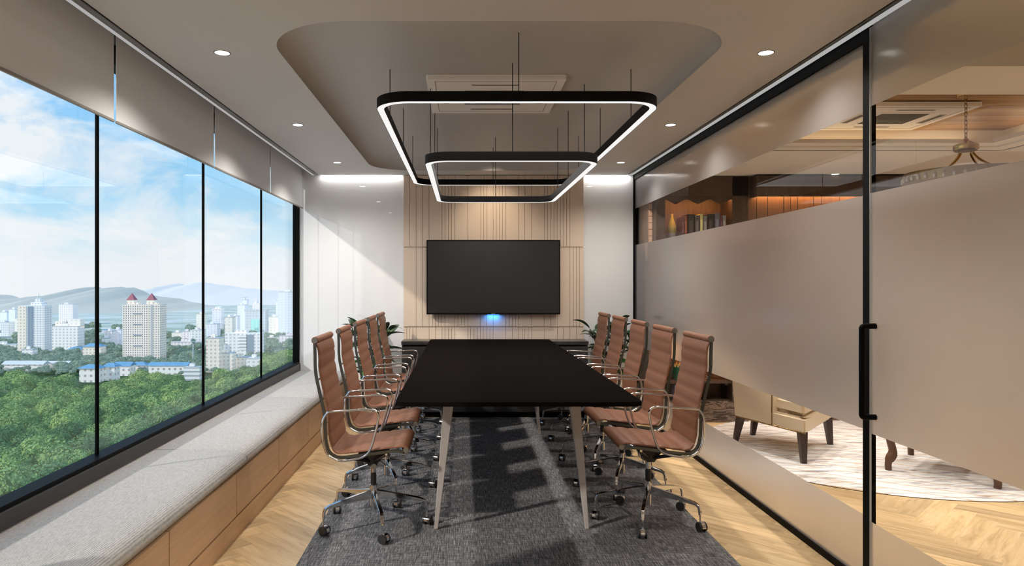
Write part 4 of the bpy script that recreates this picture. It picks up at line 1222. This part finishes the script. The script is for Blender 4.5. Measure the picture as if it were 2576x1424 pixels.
building(694, 704, 757, 840, 'hazy', 'thin hazy tower touching the tallest blue tower', 12)
building(668, 700, 850, 868, 'cream', 'row of low cream houses below the pale cream tower', 10)
building(702, 760, 846, 872, 'pink', 'row of low pinkish houses below the tallest blue tower', 10)

def ground_mat():
    t = NT('city ground'); c = t.coord()
    sx = t.n('SeparateXYZ'); t.l(c, sx.inputs[0])
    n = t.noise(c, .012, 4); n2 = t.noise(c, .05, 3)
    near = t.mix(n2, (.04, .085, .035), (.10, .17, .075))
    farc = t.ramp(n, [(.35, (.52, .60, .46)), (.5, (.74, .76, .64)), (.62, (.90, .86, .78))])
    mr = t.n('MapRange'); t.l(sx.outputs[1], mr.inputs[0]); mr.inputs[1].default_value = 480; mr.inputs[2].default_value = 900  # ground pales with distance, haze painted into the colour
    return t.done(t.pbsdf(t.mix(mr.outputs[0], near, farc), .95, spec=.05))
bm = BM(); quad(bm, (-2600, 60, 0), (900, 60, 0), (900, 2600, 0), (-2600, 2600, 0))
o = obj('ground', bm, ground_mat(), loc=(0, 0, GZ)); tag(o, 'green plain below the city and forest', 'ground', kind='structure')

def hills(name, label, sil, D, mat, dep):
    bm = BM(); rows = []
    xs = []
    for (xa, ya), (xb, yb) in zip(sil, sil[1:]):
        n = max(2, int((xb-xa)/8))
        for k in range(n):
            u = k/n; u2 = u*u*(3-2*u); xs.append((xa+(xb-xa)*u, ya+(yb-ya)*u2))
    xs.append(sil[-1])
    nr = 14
    for j in range(nr+1):
        v = j/nr; row = []
        for px, py in xs:
            X = far(px, D); zt = hgt(py, D)-GZ
            pr = math.sin(v*math.pi/2)**.9
            h = zt*pr
            h += zt*.10*(1-v)*v*4*noise.noise(Vector((X*.010, v*3.5, D*.01)))
            row.append(bm.verts.new((X, D-dep*(1-v), max(h, 0)-.5 if v == 0 else h)))
        rows.append(row)
    for A, B in zip(rows, rows[1:]):
        for k in range(len(A)-1): bm.faces.new((A[k], A[k+1], B[k+1], B[k]))
    o = obj(name, bm, mat, loc=(0, 0, GZ), smooth=True); tag(o, label, 'hills', kind='structure')
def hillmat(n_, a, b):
    t = NT(n_); n = t.noise(t.coord(), .02, 5, .6); return t.done(t.pbsdf(t.mix(n, a, b), 1, spec=0, Emission_Color=(1, .97, .92, 1), Emission_Strength=.15))  # pale tone and glow painted in for the haze over the hills
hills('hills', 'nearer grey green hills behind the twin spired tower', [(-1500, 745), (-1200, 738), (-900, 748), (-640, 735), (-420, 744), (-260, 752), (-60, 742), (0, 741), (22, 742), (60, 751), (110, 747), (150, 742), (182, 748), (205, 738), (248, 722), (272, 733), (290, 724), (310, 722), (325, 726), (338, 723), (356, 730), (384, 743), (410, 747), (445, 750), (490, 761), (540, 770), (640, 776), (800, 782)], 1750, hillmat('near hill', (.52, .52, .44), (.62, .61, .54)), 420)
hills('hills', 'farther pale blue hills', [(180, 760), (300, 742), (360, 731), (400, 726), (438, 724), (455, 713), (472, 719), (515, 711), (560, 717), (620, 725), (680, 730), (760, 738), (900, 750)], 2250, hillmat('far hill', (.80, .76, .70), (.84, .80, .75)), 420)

# trees
def crown_mesh(seed, num=12, s0=.14, s1=.26, leaves=2600, ls=.055):
    rnd = random.Random(seed); bm = BM()
    lobes = [(Vector((rnd.uniform(-.45, .45), rnd.uniform(-.45, .45), rnd.uniform(.1, .55))), rnd.uniform(.38, .6)) for _ in range(6)]
    for c, r in lobes:
        for k in range(num):
            z = rnd.uniform(-.35, 1); a = rnd.uniform(0, 6.283); q = math.sqrt(max(0, 1-z*z))
            p = c+Vector((q*math.cos(a), q*math.sin(a), z*.8))*r*rnd.uniform(.80, 1.02)
            s = rnd.uniform(s0, s1)
            Mx = Matrix.Translation(p) @ Matrix.Rotation(rnd.uniform(0, 3), 4, Vector((rnd.random(), rnd.random(), rnd.random()+.1)).normalized()) @ Matrix.Diagonal((s*1.25, s, s*.75, 1))
            bmesh.ops.create_icosphere(bm, subdivisions=1, radius=1, matrix=Mx)
    for v in bm.verts: v.co += Vector((noise.noise(v.co*9), noise.noise(v.co*9+Vector((7, 0, 0))), noise.noise(v.co*9+Vector((0, 9, 0)))))*.07
    for v in bm.verts: v.co = Vector((v.co.x*.82, v.co.y*.82, v.co.z*.80))
    for _ in range(leaves):                                          # leaf sprays over the lobes
        c, r = rnd.choice(lobes)
        z = rnd.uniform(-.35, 1); a = rnd.uniform(0, 6.283); q = math.sqrt(max(0, 1-z*z))
        dv = Vector((q*math.cos(a), q*math.sin(a), z*.85))
        lump = 1+.17*noise.noise((c+dv*r)*5.5)
        p = c+dv*r*rnd.uniform(.90, 1.13)*lump
        nn = (dv+Vector((rnd.uniform(-.7, .7), rnd.uniform(-.7, .7), rnd.uniform(-.3, .9)))).normalized()
        t1 = nn.cross(Vector((rnd.uniform(-1, 1), rnd.uniform(-1, 1), rnd.uniform(-1, 1)))).normalized(); t2 = nn.cross(t1)
        k = ls*rnd.uniform(.6, 1.35)
        bm.faces.new([bm.verts.new(p+t1*k), bm.verts.new(p+t2*k*.6-nn*k*.25), bm.verts.new(p-t1*k), bm.verts.new(p-t2*k*.6-nn*k*.25)])
    me = bpy.data.meshes.new('tree_crown'); bm.to_mesh(me); bm.free(); me.polygons.foreach_set('use_smooth', [True]*len(me.polygons))
    return me
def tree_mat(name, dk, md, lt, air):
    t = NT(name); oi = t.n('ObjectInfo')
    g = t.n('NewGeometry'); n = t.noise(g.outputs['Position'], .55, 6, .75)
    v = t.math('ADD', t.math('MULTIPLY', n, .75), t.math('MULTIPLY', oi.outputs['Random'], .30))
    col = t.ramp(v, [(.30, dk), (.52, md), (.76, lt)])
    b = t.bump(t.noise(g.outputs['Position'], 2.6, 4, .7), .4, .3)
    return t.done(t.pbsdf(col, .9, 0, b, spec=.05, Emission_Color=(.62, .82, .68, 1), Emission_Strength=air))  # faint glow put in as haze, also lifts the dark crowns
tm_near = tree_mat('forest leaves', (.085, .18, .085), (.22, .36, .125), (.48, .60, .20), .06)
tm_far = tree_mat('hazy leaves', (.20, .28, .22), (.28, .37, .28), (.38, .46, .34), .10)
cm = [crown_mesh(s) for s in range(6)]; cf = [crown_mesh(s, 6, .22, .38, 420, .11) for s in range(4)]
for m in cm: m.materials.append(tm_near)
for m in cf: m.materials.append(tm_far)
rnd = random.Random(21)
cand = []
EDGE = [(-200, 935), (0, 936), (40, 925), (70, 942), (130, 948), (195, 948), (205, 962), (250, 962), (262, 958), (300, 940), (330, 934), (370, 944), (440, 940), (470, 955), (510, 950), (520, 938), (600, 934), (612, 918), (640, 912), (656, 930), (668, 892), (690, 880), (760, 876), (900, 880)]
def skyline(px):
    for (xa, ya), (xb, yb) in zip(EDGE, EDGE[1:]):
        if xa <= px <= xb: return ya+(yb-ya)*(px-xa)/(xb-xa)
    return 940
D = 150.0
while D < 560:
    step = 8.8+D*.007
    lo_, hi_ = far(-170, D), far(800, D)
    x = lo_+rnd.random()*step
    while x < hi_:
        yy = D+rnd.uniform(-3.5, 3.5); xx = x+rnd.uniform(-3, 3)
        px = xx/yy*1780+1164; gy_ = 709.5+HG*1780/yy
        edge = skyline(px)
        if True:
            r_ = rnd.uniform(5.0, 8.4)
            top = 709.5+(HG-r_*1.75)*1780/yy
            if top < edge: x += step; continue
            seen = top < 709.5+.475*(1164-px) and -25 < px < 760
            cand.append((seen, yy, xx, r_))
        x += step
    D += step*.78
seen = sorted([c for c in cand if c[0]], key=lambda c: -c[3]/c[1])
ind, rest = seen[:300], seen[300:]+[c for c in cand if not c[0]]
for k, (s_, yy, xx, r_) in enumerate(ind):
    o = bpy.data.objects.new('tree', rnd.choice(cm)); COL.objects.link(o)
    o.location = (xx, yy, GZ+r_*.75+rnd.uniform(0, 2)); o.scale = (r_, r_, r_*rnd.uniform(.85, 1.1)); o.rotation_euler = (0, 0, rnd.uniform(0, 6.28))
    tag(o, 'leafy green tree of the dense forest below the window', 'tree', 'trees of the forest below the window')
# tree rows between the buildings, and the outer forest, as masses nobody could count
def mass(name, label, items, meshes, mat):
    bm = BM()
    for (xx, yy, r_, zz) in items:
        tmp = bmesh.new(); tmp.from_mesh(rnd.choice(meshes))
        tmp.transform(Matrix.Translation((xx, yy, zz)) @ Matrix.Rotation(rnd.uniform(0, 6.28), 4, 'Z') @ Matrix.Diagonal((r_, r_, r_*.9, 1)))
        me = bpy.data.meshes.new('tmp'); tmp.to_mesh(me); tmp.free(); bm.from_mesh(me); bpy.data.meshes.remove(me)
    o = obj(name, bm, mat); tag(o, label, 'trees', kind='stuff')
outer = []
D = 190.0
while D < 500:
    x = far(-1300, D)
    while x < far(-175, D):
        r_ = rnd.uniform(5.5, 9); outer.append((x+rnd.uniform(-4, 4), D+rnd.uniform(-5, 5), r_, GZ+r_*.6)); x += 14
    D += 15
co_ = [crown_mesh(s, 4, .30, .48, 160, .17) for s in range(3)]
mass('forest', 'green tree canopy beyond the left edge of the photo', outer, co_, tm_near)
if rest: mass('forest', 'remaining green tree canopy of the forest', [(c[2], c[1], c[3], GZ+c[3]*.75) for c in rest], cf, tm_near)
items = []
for _ in range(620):
    py = rnd.uniform(866, 934); px = rnd.uniform(-40, 745)
    if 308 < px < 420 and py < 912: continue
    if (48 < px < 206 and py < 886): continue
    Dd = gdist(py); r_ = rnd.uniform(3.0, 5.0)*(1.25 if py < 890 else 1)
    items.append((far(px, Dd), Dd, r_, GZ+r_*.6))
for _ in range(420):
    py = rnd.uniform(898, 946); px = rnd.uniform(-40, 640); Dd = gdist(py); r_ = rnd.uniform(2.2, 3.4)
    items.append((far(px, Dd), Dd, r_, GZ+r_*.6))
for _ in range(110):
    py = rnd.uniform(828, 868); px = rnd.uniform(-40, 745)
    Dd = gdist(py); r_ = rnd.uniform(5, 9); items.append((far(px, Dd), Dd, r_, GZ+r_*.45))
items = [i for i in items if not any(a-i[2]*.9 < i[0] < b+i[2]*.9 and c-i[2]*.9 < i[1] < d+i[2]*.9 for a, b, c, d in FOOT)]
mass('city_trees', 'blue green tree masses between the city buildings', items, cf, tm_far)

# ------------------------------------------------------------------ sky, sun, lamps
def sky():
    w = bpy.data.worlds.new('sky'); scene.world = w; w.use_nodes = True
    nt = w.node_tree; nt.nodes.clear(); t = NT.__new__(NT); t.t = nt
    out = nt.nodes.new('ShaderNodeOutputWorld'); bg = nt.nodes.new('ShaderNodeBackground')
    tc = nt.nodes.new('ShaderNodeTexCoord'); sx = nt.nodes.new('ShaderNodeSeparateXYZ'); t.l(tc.outputs['Generated'], sx.inputs[0])
    z = sx.outputs[2]
    base = t.ramp(t.math('ADD', t.math('MULTIPLY', z, 1.0), .5), [(.0, (.42, .44, .40)), (.495, (.72, .82, .86)), (.505, (.80, .90, .95)), (.55, (.66, .87, .98)), (.60, (.44, .76, .99)), (.66, (.30, .66, .98)), (.74, (.27, .60, .96)), (1.0, (.25, .52, .90))])
    mp = nt.nodes.new('ShaderNodeMapping'); t.l(tc.outputs['Generated'], mp.inputs[0]); mp.inputs['Scale'].default_value = (1, 1, 2.1); mp.inputs['Location'].default_value = (.37, .12, .05)
    n = t.noise(mp.outputs[0], 6.0, 10, .60, .35)
    n2 = t.noise(mp.outputs[0], 1.9, 3, .5, .2)
    low = t.math('MULTIPLY', t.math('SUBTRACT', .16, z), .85)
    v = t.math('ADD', t.math('ADD', t.math('MULTIPLY', n, .72), t.math('MULTIPLY', n2, .38)), low)
    cl = t.ramp(v, [(.535, (0, 0, 0)), (.585, (.45, .45, .45)), (.66, (.97, .97, .97))])
    col = t.mix(cl, base, (.91, .955, .99))
    t.l(col, bg.inputs[0]); bg.inputs[1].default_value = 1.0; t.l(bg.outputs[0], out.inputs[0])
sky()
sd = Vector((1, .735, -.773)).normalized()
s = lamp('SUN', 'sun', (-20, -10, 25), 2.45, (1, .93, .84), angle=R(2.2))
s.rotation_euler = sd.to_track_quat('-Z', 'Y').to_euler()
# wall washer over the television, set for its warm pool on the panel; no fitting in view
s = lamp('SPOT', 'wall washer', (.30, 6.95, 2.62), 26, (1, .84, .64), spot_size=R(75), spot_blend=1.0, shadow_soft_size=.05)
s.rotation_euler = (Vector((.32, PY, 1.95))-Vector(s.location)).to_track_quat('-Z', 'Y').to_euler()
for cx, cy, cz, L in coves: lamp('AREA', 'cove wash', (cx, cy-.012, cz), 1.15, (1, .98, .96), shape='RECTANGLE', size=L, size_y=.02)
# soft fill panels added under the ring pendants to brighten the room
lamp('AREA', 'ring fill light', (.283, 5.09, 2.29), 27, (1, .98, .95), shape='RECTANGLE', size=1.4, size_y=3.0)
lamp('AREA', 'ring fill light', (.286, 5.12, 2.085), 13, (1, .98, .95), shape='RECTANGLE', size=1.0, size_y=2.1)
lamp('AREA', 'status light glow', (.324, 7.545, 1.05), .55, (.04, .28, 1), shape='RECTANGLE', size=.13, size_y=.03)
# unseen spots added to brighten the next room
for x, y in ((2.55, 5.6), (4.3, 5.6), (2.55, 6.25), (4.3, 6.25), (2.6, 3.5), (4.0, 3.6), (2.7, 2.1), (4.0, 2.1)):
    lamp('SPOT', 'next room fill spot', (x, y, 2.44 if y > 3.3 else 2.28), 82 if y > 3 else 34, (1, .92, .82), spot_size=R(118), spot_blend=.7, shadow_soft_size=.06)
# unseen fill spots added behind the camera to brighten the room
for x in (-.7, 1.0):
    lamp('SPOT', 'ceiling spot', (x, .1, ZC-.02), 85, (1, .98, .95), spot_size=R(150), spot_blend=.7, shadow_soft_size=.04)

# ------------------------------------------------------------------ camera and look
cam = bpy.data.cameras.new('camera'); co = bpy.data.objects.new('camera', cam); COL.objects.link(co)
co.location = (0, 0, EYE); co.rotation_euler = (R(90), 0, 0)
cam.sensor_fit = 'HORIZONTAL'; cam.sensor_width = 36; cam.lens = 36*1780/2576
cam.shift_x = 124/2576; cam.shift_y = -2.5/2576
cam.clip_start = .05; cam.clip_end = 6000
scene.camera = co
scene.view_settings.view_transform = 'Standard'
scene.view_settings.look = 'None'
scene.view_settings.exposure = 0
try:
    scene.cycles.use_denoising = True
    scene.cycles.max_bounces = 8; scene.cycles.diffuse_bounces = 4; scene.cycles.glossy_bounces = 4; scene.cycles.transmission_bounces = 5; scene.cycles.transparent_max_bounces = 10
    scene.cycles.use_adaptive_sampling = True; scene.cycles.adaptive_threshold = .07; scene.cycles.adaptive_min_samples = 20
    scene.cycles.sample_clamp_indirect = 6
except Exception: pass
